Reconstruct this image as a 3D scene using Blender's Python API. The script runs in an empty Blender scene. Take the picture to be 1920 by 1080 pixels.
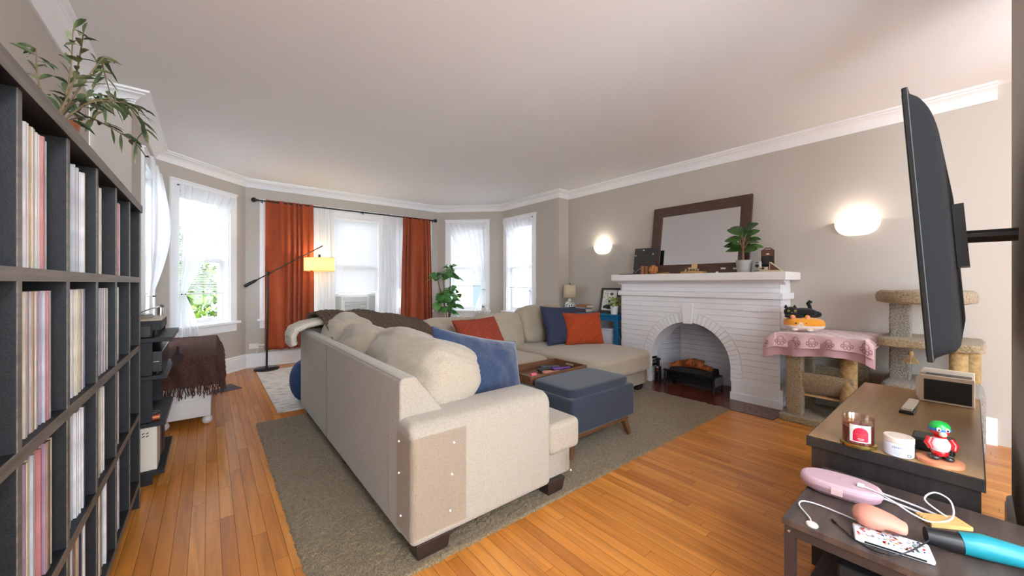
import bpy, math, random
from mathutils import Vector, Matrix, noise
PI = math.pi
SC = bpy.context.scene
COL = SC.collection
rng = random.Random(7)
R = math.radians

# ------------------------------------------------------------------ camera
CAM_H = 1.22
cd = bpy.data.cameras.new('camera')
cam = bpy.data.objects.new('camera', cd); COL.objects.link(cam)
cam.location = (0, 0, CAM_H)
cam.rotation_euler = (R(90), 0, -R(39.06))
cd.sensor_width = 36; cd.lens = 36 * 700 / 1920
cd.shift_y = -9 / 1920
cd.clip_start = 0.02; cd.clip_end = 200
SC.camera = cam

# ------------------------------------------------------------------ world, exposure
w = bpy.data.worlds.new('daylight'); SC.world = w; w.use_nodes = True
bg = w.node_tree.nodes['Background']
bg.inputs[0].default_value = (0.79, 0.90, 1.0, 1); bg.inputs[1].default_value = 3.7
SC.view_settings.view_transform = 'Standard'; SC.view_settings.look = 'None'
SC.view_settings.gamma = 1; SC.view_settings.use_curve_mapping = False
SC.view_settings.exposure = 1.2
SC.cycles.max_bounces = 10; SC.cycles.diffuse_bounces = 6; SC.cycles.transparent_max_bounces = 24
SC.cycles.sample_clamp_indirect = 6; SC.cycles.use_denoising = True

def area(name, loc, direction, sx, sy, power, col=(1, 1, 1), portal=False, spread=180):
    d = bpy.data.lights.new(name, 'AREA'); d.shape = 'RECTANGLE'; d.size = sx; d.size_y = sy
    d.energy = power; d.color = col
    d.spread = R(spread)
    if portal: d.cycles.is_portal = True
    o = bpy.data.objects.new(name, d); COL.objects.link(o)
    o.location = loc
    o.rotation_euler = Vector(direction).to_track_quat('-Z', 'Z').to_euler()
    return o
def point(name, loc, power, col=(1, 1, 1), rad=.03):
    d = bpy.data.lights.new(name, 'POINT'); d.energy = power; d.color = col; d.shadow_soft_size = rad
    o = bpy.data.objects.new(name, d); COL.objects.link(o); o.location = loc
    return o
# fill lamps added behind the camera
area('back_fill_light', (0.9, -3.55, 1.55), (0, 1, -.05), 2.6, 1.9, 45, (.74, .88, 1))
area('side_fill_light', (4.55, -1.99, 1.55), (-1, .15, 0), 1.6, 1.7, 12, (.74, .88, 1))
area('left_fill_light', (-.64, -1.9, 1.55), (1, .35, .1), 2.0, 1.7, 66, (.74, .88, 1))
point('rear_fill_lamp', (.2, -1.3, 2.35), 48, (.86, .94, 1), .15)

# ------------------------------------------------------------------ materials
def lin(c):
    return tuple((x / 255 / 12.92 if x / 255 <= .04045 else ((x / 255 + .055) / 1.055) ** 2.4) for x in c)
MATS = {}
def mat(name, rgb, rough=.6, metal=0, var=None, bump=None, spec=.5, trans=0, sheen=0, emit=None, alpha=1, coat=0, wood=None):
    """rgb in display values. var=(scale, rgb2, (sx,sy,sz), lo, hi); bump=(scale, strength, dist[, (sx,sy,sz)]); wood=(axis, scale)"""
    if name in MATS: return MATS[name]
    m = bpy.data.materials.new(name); m.use_nodes = True; MATS[name] = m
    nt = m.node_tree; N = nt.nodes; L = nt.links
    b = N['Principled BSDF']
    b.inputs['Base Color'].default_value = (*lin(rgb), 1)
    b.inputs['Roughness'].default_value = rough; b.inputs['Metallic'].default_value = metal
    b.inputs['Specular IOR Level'].default_value = spec
    b.inputs['Transmission Weight'].default_value = trans
    b.inputs['Alpha'].default_value = alpha
    if sheen: b.inputs['Sheen Weight'].default_value = sheen; b.inputs['Sheen Roughness'].default_value = .5
    if coat: b.inputs['Coat Weight'].default_value = coat; b.inputs['Coat Roughness'].default_value = .15
    if emit: b.inputs['Emission Color'].default_value = (*lin(emit[0]), 1); b.inputs['Emission Strength'].default_value = emit[1]
    tc = N.new('ShaderNodeTexCoord')
    def tex(scale, st, detail=3):
        mp = N.new('ShaderNodeMapping'); mp.inputs['Scale'].default_value = st or (1, 1, 1)
        L.new(tc.outputs['Object'], mp.inputs[0])
        t = N.new('ShaderNodeTexNoise'); t.inputs['Scale'].default_value = scale; t.inputs['Detail'].default_value = detail
        L.new(mp.outputs[0], t.inputs['Vector']); return t
    if var:
        sc, rgb2 = var[0], var[1]; st = var[2] if len(var) > 2 else None
        lo = var[3] if len(var) > 3 else .35; hi = var[4] if len(var) > 4 else .65
        t = tex(sc, st); r = N.new('ShaderNodeMapRange'); r.inputs[1].default_value = lo; r.inputs[2].default_value = hi
        L.new(t.outputs[0], r.inputs[0])
        mx = N.new('ShaderNodeMix'); mx.data_type = 'RGBA'
        mx.inputs[6].default_value = (*lin(rgb), 1); mx.inputs[7].default_value = (*lin(rgb2), 1)
        L.new(r.outputs[0], mx.inputs[0]); L.new(mx.outputs[2], b.inputs['Base Color'])
    if bump:
        t = tex(bump[0], bump[3] if len(bump) > 3 else None, 4)
        bp = N.new('ShaderNodeBump'); bp.inputs['Strength'].default_value = bump[1]; bp.inputs['Distance'].default_value = bump[2]
        L.new(t.outputs[0], bp.inputs['Height']); L.new(bp.outputs[0], b.inputs['Normal'])
    return m

# ------------------------------------------------------------------ mesh building
def setp(o, label=None, cat=None, group=None, kind=None):
    if label: o['label'] = label
    if cat: o['category'] = cat
    if group: o['group'] = group
    if kind: o['kind'] = kind
    return o
def link(name, data, parent=None, loc=(0, 0, 0), rot=(0, 0, 0)):
    o = bpy.data.objects.new(name, data); COL.objects.link(o)
    o.location = loc; o.rotation_euler = rot
    if parent: o.parent = parent
    return o
def thing(name, label, cat, loc=(0, 0, 0), rotz=0, group=None):
    return setp(link(name, None, None, loc, (0, 0, rotz)), label, cat, group)
class MB:
    def __init__(s): s.v = []; s.f = []; s.mi = []; s.m = 0; s.T = Matrix.Identity(4)
    def add(s, vs, fs):
        o = len(s.v); s.v += [tuple(s.T @ Vector(v)) for v in vs]
        for f in fs: s.f.append([i + o for i in f]); s.mi.append(s.m)
        return s
    def box(s, x0, x1, y0, y1, z0, z1, tx=0, ty=0):
        "tx,ty: inset of the bottom (positive) for tapered blocks"
        vs = [(x0 + tx, y0 + ty, z0), (x1 - tx, y0 + ty, z0), (x1 - tx, y1 - ty, z0), (x0 + tx, y1 - ty, z0), (x0, y0, z1), (x1, y0, z1), (x1, y1, z1), (x0, y1, z1)]
        return s.add(vs, [(0, 3, 2, 1), (4, 5, 6, 7), (0, 1, 5, 4), (1, 2, 6, 5), (2, 3, 7, 6), (3, 0, 4, 7)])
    def prism(s, poly, axis, a, b):
        "poly of 2-D points extruded along axis (0,1,2) from a to b; poly coords are the other two axes in order"
        n = len(poly)
        def P(p, t):
            l = list(p); l.insert(axis, t); return tuple(l)
        vs = [P(p, a) for p in poly] + [P(p, b) for p in poly]
        fs = [list(range(n))[::-1], list(range(n, 2 * n))] + [(i, (i + 1) % n, n + (i + 1) % n, n + i) for i in range(n)]
        return s.add(vs, fs)
    def cyl(s, p0, p1, r0, r1=None, n=16, caps=True):
        r1 = r0 if r1 is None else r1
        return s.tube([p0, p1], [r0, r1], n, caps)
    def tube(s, pts, r, n=8, caps=True, closed=False):
        pts = [Vector(p) for p in pts]; m = len(pts)
        rs = r if isinstance(r, (list, tuple)) else [r] * m
        vs = []; prev = None
        for i, p in enumerate(pts):
            a = pts[i - 1] if i else (pts[-1] if closed else p); b = pts[i + 1] if i < m - 1 else (pts[0] if closed else p)
            t = (b - a); t = t.normalized() if t.length > 1e-9 else Vector((0, 0, 1))
            if prev is None:
                u = t.orthogonal().normalized()
            else:
                u = prev - t * prev.dot(t); u = u.normalized() if u.length > 1e-6 else t.orthogonal().normalized()
            prev = u; w_ = t.cross(u)
            for k in range(n):
                an = 2 * PI * k / n; vs.append(p + (u * math.cos(an) + w_ * math.sin(an)) * rs[i])
        fs = [(i * n + k, i * n + (k + 1) % n, (i + 1) * n + (k + 1) % n, (i + 1) * n + k) for i in range(m - 1) for k in range(n)]
        if closed: fs += [((m - 1) * n + k, (m - 1) * n + (k + 1) % n, (k + 1) % n, k) for k in range(n)]
        elif caps: fs += [tuple(range(n))[::-1], tuple(range((m - 1) * n, m * n))]
        return s.add(vs, fs)
    def lathe(s, prof, n=24, c=(0, 0, 0), sx=1, sy=1, a0=0, a1=2 * PI):
        full = abs(a1 - a0 - 2 * PI) < 1e-6; k = n if full else n + 1
        vs = [(c[0] + r * math.cos(a0 + (a1 - a0) * j / n) * sx, c[1] + r * math.sin(a0 + (a1 - a0) * j / n) * sy, c[2] + z) for r, z in prof for j in range(k)]
        fs = []
        for i in range(len(prof) - 1):
            for j in range(n if full else n):
                j2 = (j + 1) % k if full else j + 1
                fs.append((i * k + j, i * k + j2, (i + 1) * k + j2, (i + 1) * k + j))
        return s.add(vs, fs)
    def grid(s, fn, nu, nv, closed_u=False):
        vs = [fn(i / nu, j / nv) for i in range(nu + (0 if closed_u else 1)) for j in range(nv + 1)]
        ku = nu if closed_u else nu + 1; k = nv + 1
        fs = [(i * k + j, ((i + 1) % ku) * k + j, ((i + 1) % ku) * k + j + 1, i * k + j + 1) for i in range(nu) for j in range(nv)]
        return s.add(vs, fs)
    def soft(s, x0, x1, y0, y1, z0, z1, n=10, p=5.0, fn=None):
        "rounded, slightly bulging cushion block: a cube grid pushed onto a superellipsoid"
        c = Vector(((x0 + x1) / 2, (y0 + y1) / 2, (z0 + z1) / 2)); h = Vector(((x1 - x0) / 2, (y1 - y0) / 2, (z1 - z0) / 2))
        idx = {}; vs = []; fs = []
        def V(q):
            key = tuple(q)
            if key not in idx:
                v = Vector(q) / n * 2 - Vector((1, 1, 1))
                # even out sampling towards the edges
                v = Vector([math.sin(a * PI / 2) * .5 + a * .5 for a in v])
                L_ = (abs(v.x) ** p + abs(v.y) ** p + abs(v.z) ** p) ** (1 / p)
                v = v / L_
                w_ = Vector((c.x + v.x * h.x, c.y + v.y * h.y, c.z + v.z * h.z))
                if fn: w_ = Vector(fn(w_, v))
                idx[key] = len(vs); vs.append(w_)
            return idx[key]
        for ax in range(3):
            for side in (0, n):
                for i in range(n):
                    for j in range(n):
                        q = []
                        for (a, b) in ((i, j), (i + 1, j), (i + 1, j + 1), (i, j + 1)):
                            l = [a, b]; l.insert(ax, side); q.append(V(l))
                        fs.append(q if (side == n) == (ax != 1) else q[::-1])
        return s.add(vs, fs)
    def ball(s, c, rx, ry=None, rz=None, n=16, m=10):
        ry = rx if ry is None else ry; rz = rx if rz is None else rz
        vs = [(c[0], c[1], c[2] - rz)] ; fs = []
        for i in range(1, m):
            ph = -PI / 2 + PI * i / m
            for j in range(n):
                a = 2 * PI * j / n; vs.append((c[0] + rx * math.cos(ph) * math.cos(a), c[1] + ry * math.cos(ph) * math.sin(a), c[2] + rz * math.sin(ph)))
        vs.append((c[0], c[1], c[2] + rz)); last = len(vs) - 1
        for j in range(n):
            fs.append((0, 1 + (j + 1) % n, 1 + j)); fs.append((last, 1 + (m - 2) * n + j, 1 + (m - 2) * n + (j + 1) % n))
            for i in range(m - 2): fs.append((1 + i * n + j, 1 + i * n + (j + 1) % n, 1 + (i + 1) * n + (j + 1) % n, 1 + (i + 1) * n + j))
        return s.add(vs, fs)
    def mesh(s, name, mats, smooth=35):
        me = bpy.data.meshes.new(name); me.from_pydata([tuple(v) for v in s.v], [], s.f)
        for m_ in (mats if isinstance(mats, (list, tuple)) else [mats]): me.materials.append(m_)
        me.polygons.foreach_set('material_index', s.mi)
        if smooth:
            me.polygons.foreach_set('use_smooth', [True] * len(me.polygons))
            me.update(); me.set_sharp_from_angle(angle=R(smooth))
        me.update(); return me
    def build(s, name, mats, parent=None, loc=(0, 0, 0), rot=(0, 0, 0), smooth=35, bevel=0, seg=2, sub=0, solid=0, soff=-1):
        o = link(name, s.mesh(name, mats, smooth), parent, loc, rot)
        if solid:
            md = o.modifiers.new('solid', 'SOLIDIFY'); md.thickness = solid; md.offset = soff
        if bevel:
            md = o.modifiers.new('bevel', 'BEVEL'); md.width = bevel; md.segments = seg; md.limit_method = 'ANGLE'; md.angle_limit = R(40)
            md.harden_normals = True
        if sub:
            md = o.modifiers.new('sub', 'SUBSURF'); md.levels = sub; md.render_levels = sub
        return o
def copy_tree(o, parent=None):
    c = o.copy(); COL.objects.link(c)
    if parent: c.parent = parent
    for ch in o.children: copy_tree(ch, c)
    return c
def text(name, s, size, m, parent, M, ext=.0004, bend=None, align='CENTER'):
    cu = bpy.data.curves.new(name, 'FONT'); cu.body = s; cu.size = size; cu.extrude = ext; cu.align_x = align
    t = bpy.data.objects.new(name, cu); COL.objects.link(t)
    dg = bpy.context.evaluated_depsgraph_get(); me = bpy.data.meshes.new_from_object(t.evaluated_get(dg))
    bpy.data.objects.remove(t)
    for v in me.vertices:
        if bend:
            r = bend; a = v.co.x / r; v.co = Vector((math.sin(a) * (r + v.co.z), v.co.y, math.cos(a) * (r + v.co.z) - r))
        v.co = M @ v.co
    me.materials.clear(); me.materials.append(m)
    return link(name, me, parent)
def fr(o, u, n_, origin):
    "matrix with x=u, z=n_ (text facing n_), y up"
    u = Vector(u).normalized(); n_ = Vector(n_).normalized(); y = n_.cross(u)
    M = Matrix((u, y, n_)).transposed().to_4x4(); M.translation = Vector(origin); return M
def nz(x, y=0, z=0): return noise.noise(Vector((x, y, z)))
def leaf(mb, p, d, L_, W, droop=.25, up=(0, 0, 1), shape=1.0, n=5, fold=.15):
    "a folded leaf blade from p along d"
    d = Vector(d).normalized(); side = d.cross(Vector(up)); side = side.normalized() if side.length > 1e-3 else Vector((1, 0, 0))
    nrm = side.cross(d).normalized(); vs = []
    for i in range(n + 1):
        t = i / n; w_ = W / 2 * (math.sin(PI * min(1, t ** shape)) ** .7 if 0 < t < 1 else .04)
        c = Vector(p) + d * L_ * t - Vector((0, 0, 1)) * droop * L_ * t * t
        vs += [c - side * w_ + nrm * w_ * fold * 2, c, c + side * w_ + nrm * w_ * fold * 2]
    mb.add(vs, [(i * 3 + k, (i + 1) * 3 + k, (i + 1) * 3 + k + 1, i * 3 + k + 1) for i in range(n) for k in (0, 1)])
# ------------------------------------------------------------------ room materials
wallm = mat('wall_paint', (190, 181, 171), .75, bump=(260, .12, .002))
ceilm = mat('ceiling_paint', (242, 243, 245), .85)
trimm = mat('trim_paint', (243, 243, 244), .35)
whitem = mat('white_gloss', (240, 240, 241), .3)
glassm = bpy.data.materials.new('window_glass'); glassm.use_nodes = True; MATS['window_glass'] = glassm
def mixglass(m, fac, col=(1, 1, 1)):
    nt = m.node_tree; nt.nodes.clear(); o = nt.nodes.new('ShaderNodeOutputMaterial')
    t = nt.nodes.new('ShaderNodeBsdfTransparent'); t.inputs[0].default_value = (*col, 1); g = nt.nodes.new('ShaderNodeBsdfGlossy'); g.inputs['Roughness'].default_value = .02
    mx = nt.nodes.new('ShaderNodeMixShader'); mx.inputs[0].default_value = fac
    nt.links.new(t.outputs[0], mx.inputs[1]); nt.links.new(g.outputs[0], mx.inputs[2]); nt.links.new(mx.outputs[0], o.inputs[0])
mixglass(glassm, .05)
def cloth_mat(name, rgb, see=.35, transl=.5):
    m = bpy.data.materials.new(name); m.use_nodes = True; MATS[name] = m
    nt = m.node_tree; nt.nodes.clear(); N = nt.nodes.new; L = nt.links.new
    o = N('ShaderNodeOutputMaterial'); tp = N('ShaderNodeBsdfTransparent'); df = N('ShaderNodeBsdfDiffuse'); tl = N('ShaderNodeBsdfTranslucent')
    df.inputs[0].default_value = (*lin(rgb), 1); tl.inputs[0].default_value = (*lin(rgb), 1)
    m1 = N('ShaderNodeMixShader'); m1.inputs[0].default_value = transl; L(df.outputs[0], m1.inputs[1]); L(tl.outputs[0], m1.inputs[2])
    m2 = N('ShaderNodeMixShader'); m2.inputs[0].default_value = see; L(m1.outputs[0], m2.inputs[1]); L(tp.outputs[0], m2.inputs[2]); L(m2.outputs[0], o.inputs[0])
    return m
sheerm = cloth_mat('sheer_voile', (246, 246, 248), .13, .28)
blindm = cloth_mat('blind_slat', (236, 236, 238), .0, .03)

# ------------------------------------------------------------------ floor: strip oak boards
def floor_material():
    m = bpy.data.materials.new('oak_strip'); m.use_nodes = True; MATS['oak_strip'] = m
    nt = m.node_tree; N = nt.nodes.new; L = nt.links.new; b = nt.nodes['Principled BSDF']
    at = N('ShaderNodeAttribute'); at.attribute_name = 'board'
    tc = N('ShaderNodeTexCoord'); mp = N('ShaderNodeMapping'); mp.inputs['Scale'].default_value = (26, 1.6, 1)
    sc = N('ShaderNodeVectorMath'); sc.operation = 'SCALE'; sc.inputs[3].default_value = 40; L(at.outputs['Color'], sc.inputs[0])
    ad = N('ShaderNodeVectorMath'); L(tc.outputs['Object'], ad.inputs[0]); L(sc.outputs[0], ad.inputs[1]); L(ad.outputs[0], mp.inputs[0])
    n1 = N('ShaderNodeTexNoise'); n1.inputs['Scale'].default_value = 1.2; n1.inputs['Detail'].default_value = 6; n1.inputs['Distortion'].default_value = .7; L(mp.outputs[0], n1.inputs['Vector'])
    cr = N('ShaderNodeValToRGB'); e = cr.color_ramp.elements
    e[0].position = 0; e[0].color = (*lin((176, 104, 42)), 1); e[1].position = 1; e[1].color = (*lin((222, 152, 74)), 1)
    x = e.new(.5); x.color = (*lin((204, 130, 56)), 1)
    L(at.outputs['Fac'], cr.inputs[0])
    r = N('ShaderNodeMapRange'); r.inputs[1].default_value = .3; r.inputs[2].default_value = .7; r.inputs[3].default_value = .72; r.inputs[4].default_value = 1.08; L(n1.outputs[0], r.inputs[0])
    mu = N('ShaderNodeVectorMath'); mu.operation = 'SCALE'; L(cr.outputs[0], mu.inputs[0]); L(r.outputs[0], mu.inputs[3]); L(mu.outputs[0], b.inputs['Base Color'])
    b.inputs['Roughness'].default_value = .3; b.inputs['Specular IOR Level'].default_value = .4
    bp = N('ShaderNodeBump'); bp.inputs['Strength'].default_value = .12; bp.inputs['Distance'].default_value = .002; L(n1.outputs[0], bp.inputs['Height']); L(bp.outputs[0], b.inputs['Normal'])
    return m
def make_floor():
    v = []; f = []; col = []; W = .0585; g = .0007
    x = -.95; rr = random.Random(3)
    while x < 4.95:
        y = -3.6 + rr.random() * -1.0
        while y < 7.0:
            L_ = rr.choice((.45, .7, .9, 1.2, 1.5, 1.9)) * rr.uniform(.8, 1.2)
            y1 = min(y + L_, 7.0)
            o = len(v); c = rr.random()
            v += [(x + g, y + g, 0), (x + W - g, y + g, 0), (x + W - g, y1 - g, 0), (x + g, y1 - g, 0)]
            f.append((o, o + 1, o + 2, o + 3)); col += [(c, rr.random(), rr.random(), 1)] * 4
            y += L_
        x += W
    me = bpy.data.meshes.new('floor'); n = len(v)
    v += [(-1.0, -4, -.004), (5.0, -4, -.004), (5.0, 7.05, -.004), (-1.0, 7.05, -.004)]; f.append((n, n + 1, n + 2, n + 3)); col += [(0, 0, 0, 1)] * 4
    me.from_pydata(v, [], f)
    a = me.color_attributes.new('board', 'FLOAT_COLOR', 'POINT'); a.data.foreach_set('color', [c for q in col for c in q])
    me.materials.append(floor_material()); me.materials.append(mat('board_gap', (60, 32, 14), .8)); me.polygons[-1].material_index = 1
    o = link('floor', me); setp(o, kind='structure', label='orange oak strip floor')
make_floor()

# ------------------------------------------------------------------ walls (interior face line, interior on the right when walking)
ZC = 2.71
PTS = [(-.69, -3.5), (-.69, 4.13), (-.47, 4.13), (-.47, 5.70), (.405, 6.575), (3.475, 6.575), (4.38, 5.67), (4.38, 4.20), (4.61, 4.20), (4.61, -.12)]
NAMES = ['left', 'left_return', 'bay_left', 'bay_left_angle', 'front', 'bay_right_angle', 'bay_right', 'right_return', 'right']
WO = (.70, 2.33)
HOLES = {'bay_left': [(.62, 1.35, *WO)], 'bay_left_angle': [(.26, .97, *WO)], 'front': [(.27, .88, *WO), (1.17, 1.93, *WO), (2.21, 2.82, *WO)],
         'bay_right_angle': [(.25, .92, *WO)], 'bay_right': [(.13, .84, *WO)], 'right': [(1.60, 2.62, -.01, .84)]}
TH = .17
def wall_frame(p, q):
    u = Vector((q[0] - p[0], q[1] - p[1], 0)); L_ = u.length; u /= L_
    M = Matrix((u, Vector((-u.y, u.x, 0)), Vector((0, 0, 1)))).transposed().to_4x4(); M.translation = Vector((p[0], p[1], 0))
    return M, L_
FR = {}
def build_wall(nm, p, q, holes, e0=0, e1=0, m=wallm, top=ZC):  # e0/e1: how far the box runs past its ends
    M, L_ = wall_frame(p, q); FR[nm] = M
    ss = sorted({-e0, L_ + e1} | {h for hh in holes for h in hh[:2]}); zs = sorted({0, top} | {h for hh in holes for h in hh[2:] if h > 0})
    mb = MB()
    for a, b in zip(ss, ss[1:]):
        for c, d in zip(zs, zs[1:]):
            if any(h[0] <= a and b <= h[1] and h[2] <= c and d <= h[3] for h in holes): continue
            mb.box(a, b, 0, TH, c, d)
    o = mb.build('wall_' + nm, m, smooth=0); o.matrix_world = M
    return setp(o, kind='structure', label=nm.replace('_', ' ') + ' wall, painted greige')
CONVEX = {(0, 1): .0}
for i, nm in enumerate(NAMES):
    # extend outward where neighbouring walls open away from each other
    e0 = {'bay_left_angle': .07, 'front': .07, 'bay_right_angle': .07, 'bay_right': .07, 'right_return': -.005, 'bay_left': -.01, 'right': 0}.get(nm, 0)
    build_wall(nm, PTS[i], PTS[i + 1], HOLES.get(nm, []), e0, {'bay_right': -.01, 'left': -.01, 'left_return': -.005}.get(nm, 0))
for nm, p, q, hs in (('tv_side', (3.0, -.12), (2.0, -.12), []), ('back_right', (4.61, -.12), (4.61, -3.5), [(1.05, 2.7, .7, 2.4)]), ('back', (4.61, -3.5), (-.69, -3.5), [(2.4, 5.0, .6, 2.5)])):
    build_wall(nm, p, q, hs)
# ceiling
mb = MB(); mb.box(-1.0, 5.0, -3.8, 7.0, ZC, ZC + .1); setp(mb.build('ceiling', ceilm, smooth=0), kind='structure', label='smooth white ceiling')

def sweep(name, prof, pts, m, closed=False):
    "profile (out, z) swept along the wall line on the interior (right) side with mitred corners"
    mb = MB(); n = len(prof); vs = []
    for i, p in enumerate(pts):
        p = Vector((*p, 0)); a = Vector((*pts[i - 1], 0)) if i else None; b = Vector((*pts[i + 1], 0)) if i < len(pts) - 1 else None
        nn = []
        if a is not None: t = (p - a).normalized(); nn.append(Vector((t.y, -t.x, 0)))
        if b is not None: t = (b - p).normalized(); nn.append(Vector((t.y, -t.x, 0)))
        nv = sum(nn, Vector()) / len(nn); nv = nv / nv.length_squared if nv.length > .1 else nn[0]
        vs += [p + nv * o_ + Vector((0, 0, z)) for o_, z in prof]
    fs = [(i * n + k, (i + 1) * n + k, (i + 1) * n + k + 1, i * n + k + 1) for i in range(len(pts) - 1) for k in range(n - 1)]
    fs += [tuple(range(n)), tuple(range((len(pts) - 1) * n, len(pts) * n))[::-1]]
    mb.add(vs, fs); return mb.build(name, m, smooth=30)
crown = [(0, 2.60), (.012, 2.60), (.016, 2.615), (.022, 2.622), (.03, 2.64), (.05, 2.662), (.075, 2.678), (.085, 2.68), (.09, 2.69), (.11, 2.695), (.115, 2.71), (0, 2.71)]
setp(sweep('trim_1', crown, PTS, trimm), kind='structure', label='white crown moulding')
base = [(0, 0), (.03, 0), (.03, .012), (.02, .02), (.02, .16), (.016, .165), (.016, .185), (.008, .195), (0, .2)]
def bpart(nm, pts): setp(sweep('baseboard_' + nm, base, pts, trimm), kind='structure', label='tall white baseboard')
bpart('left', PTS[0:3]); bpart('front', PTS[2:8]); bpart('right', [PTS[7], PTS[8], (4.61, 3.02)]); bpart('right_near', [(4.61, 1.08), (4.61, -.12)])
bpart('back_side', [(3.0, -.12), (2.0, -.12)])

# ------------------------------------------------------------------ windows
def window(k, nm, hole, casL=.1, casR=.1, sash=True, apron=True):
    s0, s1, z0, z1 = hole; M = FR[nm]
    W = link('window_%d' % k, None); W.matrix_world = M @ Matrix.Translation(((s0 + s1) / 2, 0, z0)); setp(W, kind='structure', label='tall white sash window in the %s wall' % nm.replace('_', ' '))
    w2 = (s1 - s0) / 2; H = z1 - z0
    mb = MB()
    mb.box(-w2 - casL, -w2 + .004, -.022, .0, -.0, H + .1); mb.box(w2 - .004, w2 + casR, -.022, .0, -.0, H + .1); mb.box(-w2 + .004, w2 - .004, -.022, .0, H - .004, H + .1)
    mb.box(-w2 - casL - .008, w2 + casR + .008, -.032, -.0, H + .1, H + .118)
    # jamb lining
    mb.box(-w2, -w2 + .015, 0, TH, 0, H); mb.box(w2 - .015, w2, 0, TH, 0, H); mb.box(-w2 + .015, w2 - .015, 0, TH, H - .015, H); mb.box(-w2 + .015, w2 - .015, 0, TH, 0, .015)
    mb.build('window_frame', trimm, W, smooth=0, bevel=.002, seg=1)
    mb = MB(); mb.box(-w2 - casL - .03, w2 + casR + .03, -.06, .02, -.035, -.0); mb.build('window_sill', trimm, W, smooth=0, bevel=.006)
    mb = MB(); mb.box(-w2 - casL, w2 + casR, -.02, 0, -.14, -.035); mb.build('window_apron', trimm, W, smooth=0, bevel=.003)
    for nme, a, b, y in (('lower_sash', .015, H / 2 + .02, .085), ('upper_sash', H / 2 - .02, H - .015, .125)):
        mb = MB(); x = w2 - .015; t = .045
        mb.box(-x, -x + t, y, y + .035, a, b); mb.box(x - t, x, y, y + .035, a, b); mb.box(-x + t, x - t, y, y + .035, a, a + t + .01); mb.box(-x + t, x - t, y, y + .035, b - t, b)
        o = mb.build(nme, trimm, W, smooth=0)
        g = MB(); g.box(-x + t, x - t, y + .015, y + .019, a + t + .01, b - t); g.build('pane', glassm, o, smooth=0)
    return W
k = 1
for nm in NAMES:
    if nm == 'right': continue
    hs = HOLES.get(nm, [])
    for i, hh in enumerate(hs):
        window(k, nm, hh, .1, .1); k += 1
        c = FR[nm] @ Vector(((hh[0] + hh[1]) / 2, TH + .04, (hh[2] + hh[3]) / 2)); d = FR[nm].to_3x3() @ Vector((0, -1, 0))
        area('window_portal', c, d, hh[1] - hh[0], hh[3] - hh[2], 1, portal=True)
# casing panels between the three front windows
M = FR['front']
mb = MB()
for a, b in ((.98, 1.07), (2.03, 2.11)): mb.box(a, b, -.018, 0, .70, 2.43)
o = mb.build('trim_2', trimm, smooth=0); o.matrix_world = M; setp(o, kind='structure', label='flat white mullion casings between front windows')
# unseen windows added behind the camera to let in light (frames only)
for nm, hh in (('back', (2.4, 5.0, .6, 2.5)), ('back_right', (1.05, 2.7, .7, 2.4))):
    mb = MB(); s0, s1, z0, z1 = hh
    for a, b, c, d in ((s0 - .1, s0, z0 - .1, z1 + .1), (s1, s1 + .1, z0 - .1, z1 + .1), (s0, s1, z1, z1 + .1), (s0, s1, z0 - .1, z0), ((s0 + s1) / 2 - .03, (s0 + s1) / 2 + .03, z0, z1), (s0, s1, (z0 + z1) / 2 - .02, (z0 + z1) / 2 + .02)):
        mb.box(a, b, -.02, .05, c, d)
    o = mb.build('window_%d' % k, trimm, smooth=0); o.matrix_world = FR[nm]; setp(o, kind='structure', label='added window frame of the unseen adjoining room'); k += 1
# ------------------------------------------------------------------ helpers for soft things
from mathutils import Euler
def wb(t):
    "mesh builder taking room coordinates for a part of thing t"
    m = MB(); m.T = (Matrix.Translation(t.location) @ t.rotation_euler.to_matrix().to_4x4()).inverted(); return m
def wrinkle(amp=.006, sc=5, amp2=.002, sc2=18, seed=0):
    def f(p, d):
        k = amp * nz(p.x * sc + seed, p.y * sc, p.z * sc) + amp2 * nz(p.x * sc2 + seed, p.y * sc2, p.z * sc2)
        return p + d * k
    return f
def pillow(mb, M, w, h, t, n=22, pat=None, seed=0, wr=.008, sag=.05):
    T0 = mb.T; mb.T = T0 @ M
    for sgn in (1, -1):
        def fn(a, b):
            u = math.sin((a * 2 - 1) * PI / 2); v = math.sin((b * 2 - 1) * PI / 2)
            x = u * w / 2 * (1 - sag * (1 - v * v) * abs(u)); y = v * h / 2 * (1 - sag * (1 - u * u) * abs(v))
            e = max(0, (1 - abs(u) ** 3)) * max(0, (1 - abs(v) ** 3))
            z = t / 2 * e ** .45
            k = e ** .5
            z += wr * k * nz(x * 9 + seed, y * 9, sgn * 3.) + wr * .4 * k * nz(x * 26 + seed, y * 26, sgn)
            if pat and sgn > 0: z += pat(x, y) * k
            return (x, y, sgn * z)
        g = MB(); g.grid(fn, n, n)
        mb.add(g.v, g.f if sgn > 0 else [f[::-1] for f in g.f])
    mb.T = T0
def piping(mb, M, w, h, r=.005, sag=.05, n=16):
    pts = []
    for side in range(4):
        for i in range(n):
            s_ = -1 + 2 * i / n; u, v = [(s_, -1), (1, s_), (-s_, 1), (-1, -s_)][side]
            u = max(-1, min(1, u)); pts.append(M @ Vector((u * w / 2 * (1 - sag * (1 - v * v) * abs(u)), v * h / 2 * (1 - sag * (1 - u * u) * abs(v)), 0)))
    mb.tube(pts, r, 6, closed=True)
def MX(c, rx=0, ry=0, rz=0):
    return Matrix.Translation(c) @ Euler((R(rx), R(ry), R(rz))).to_matrix().to_4x4()
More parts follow.
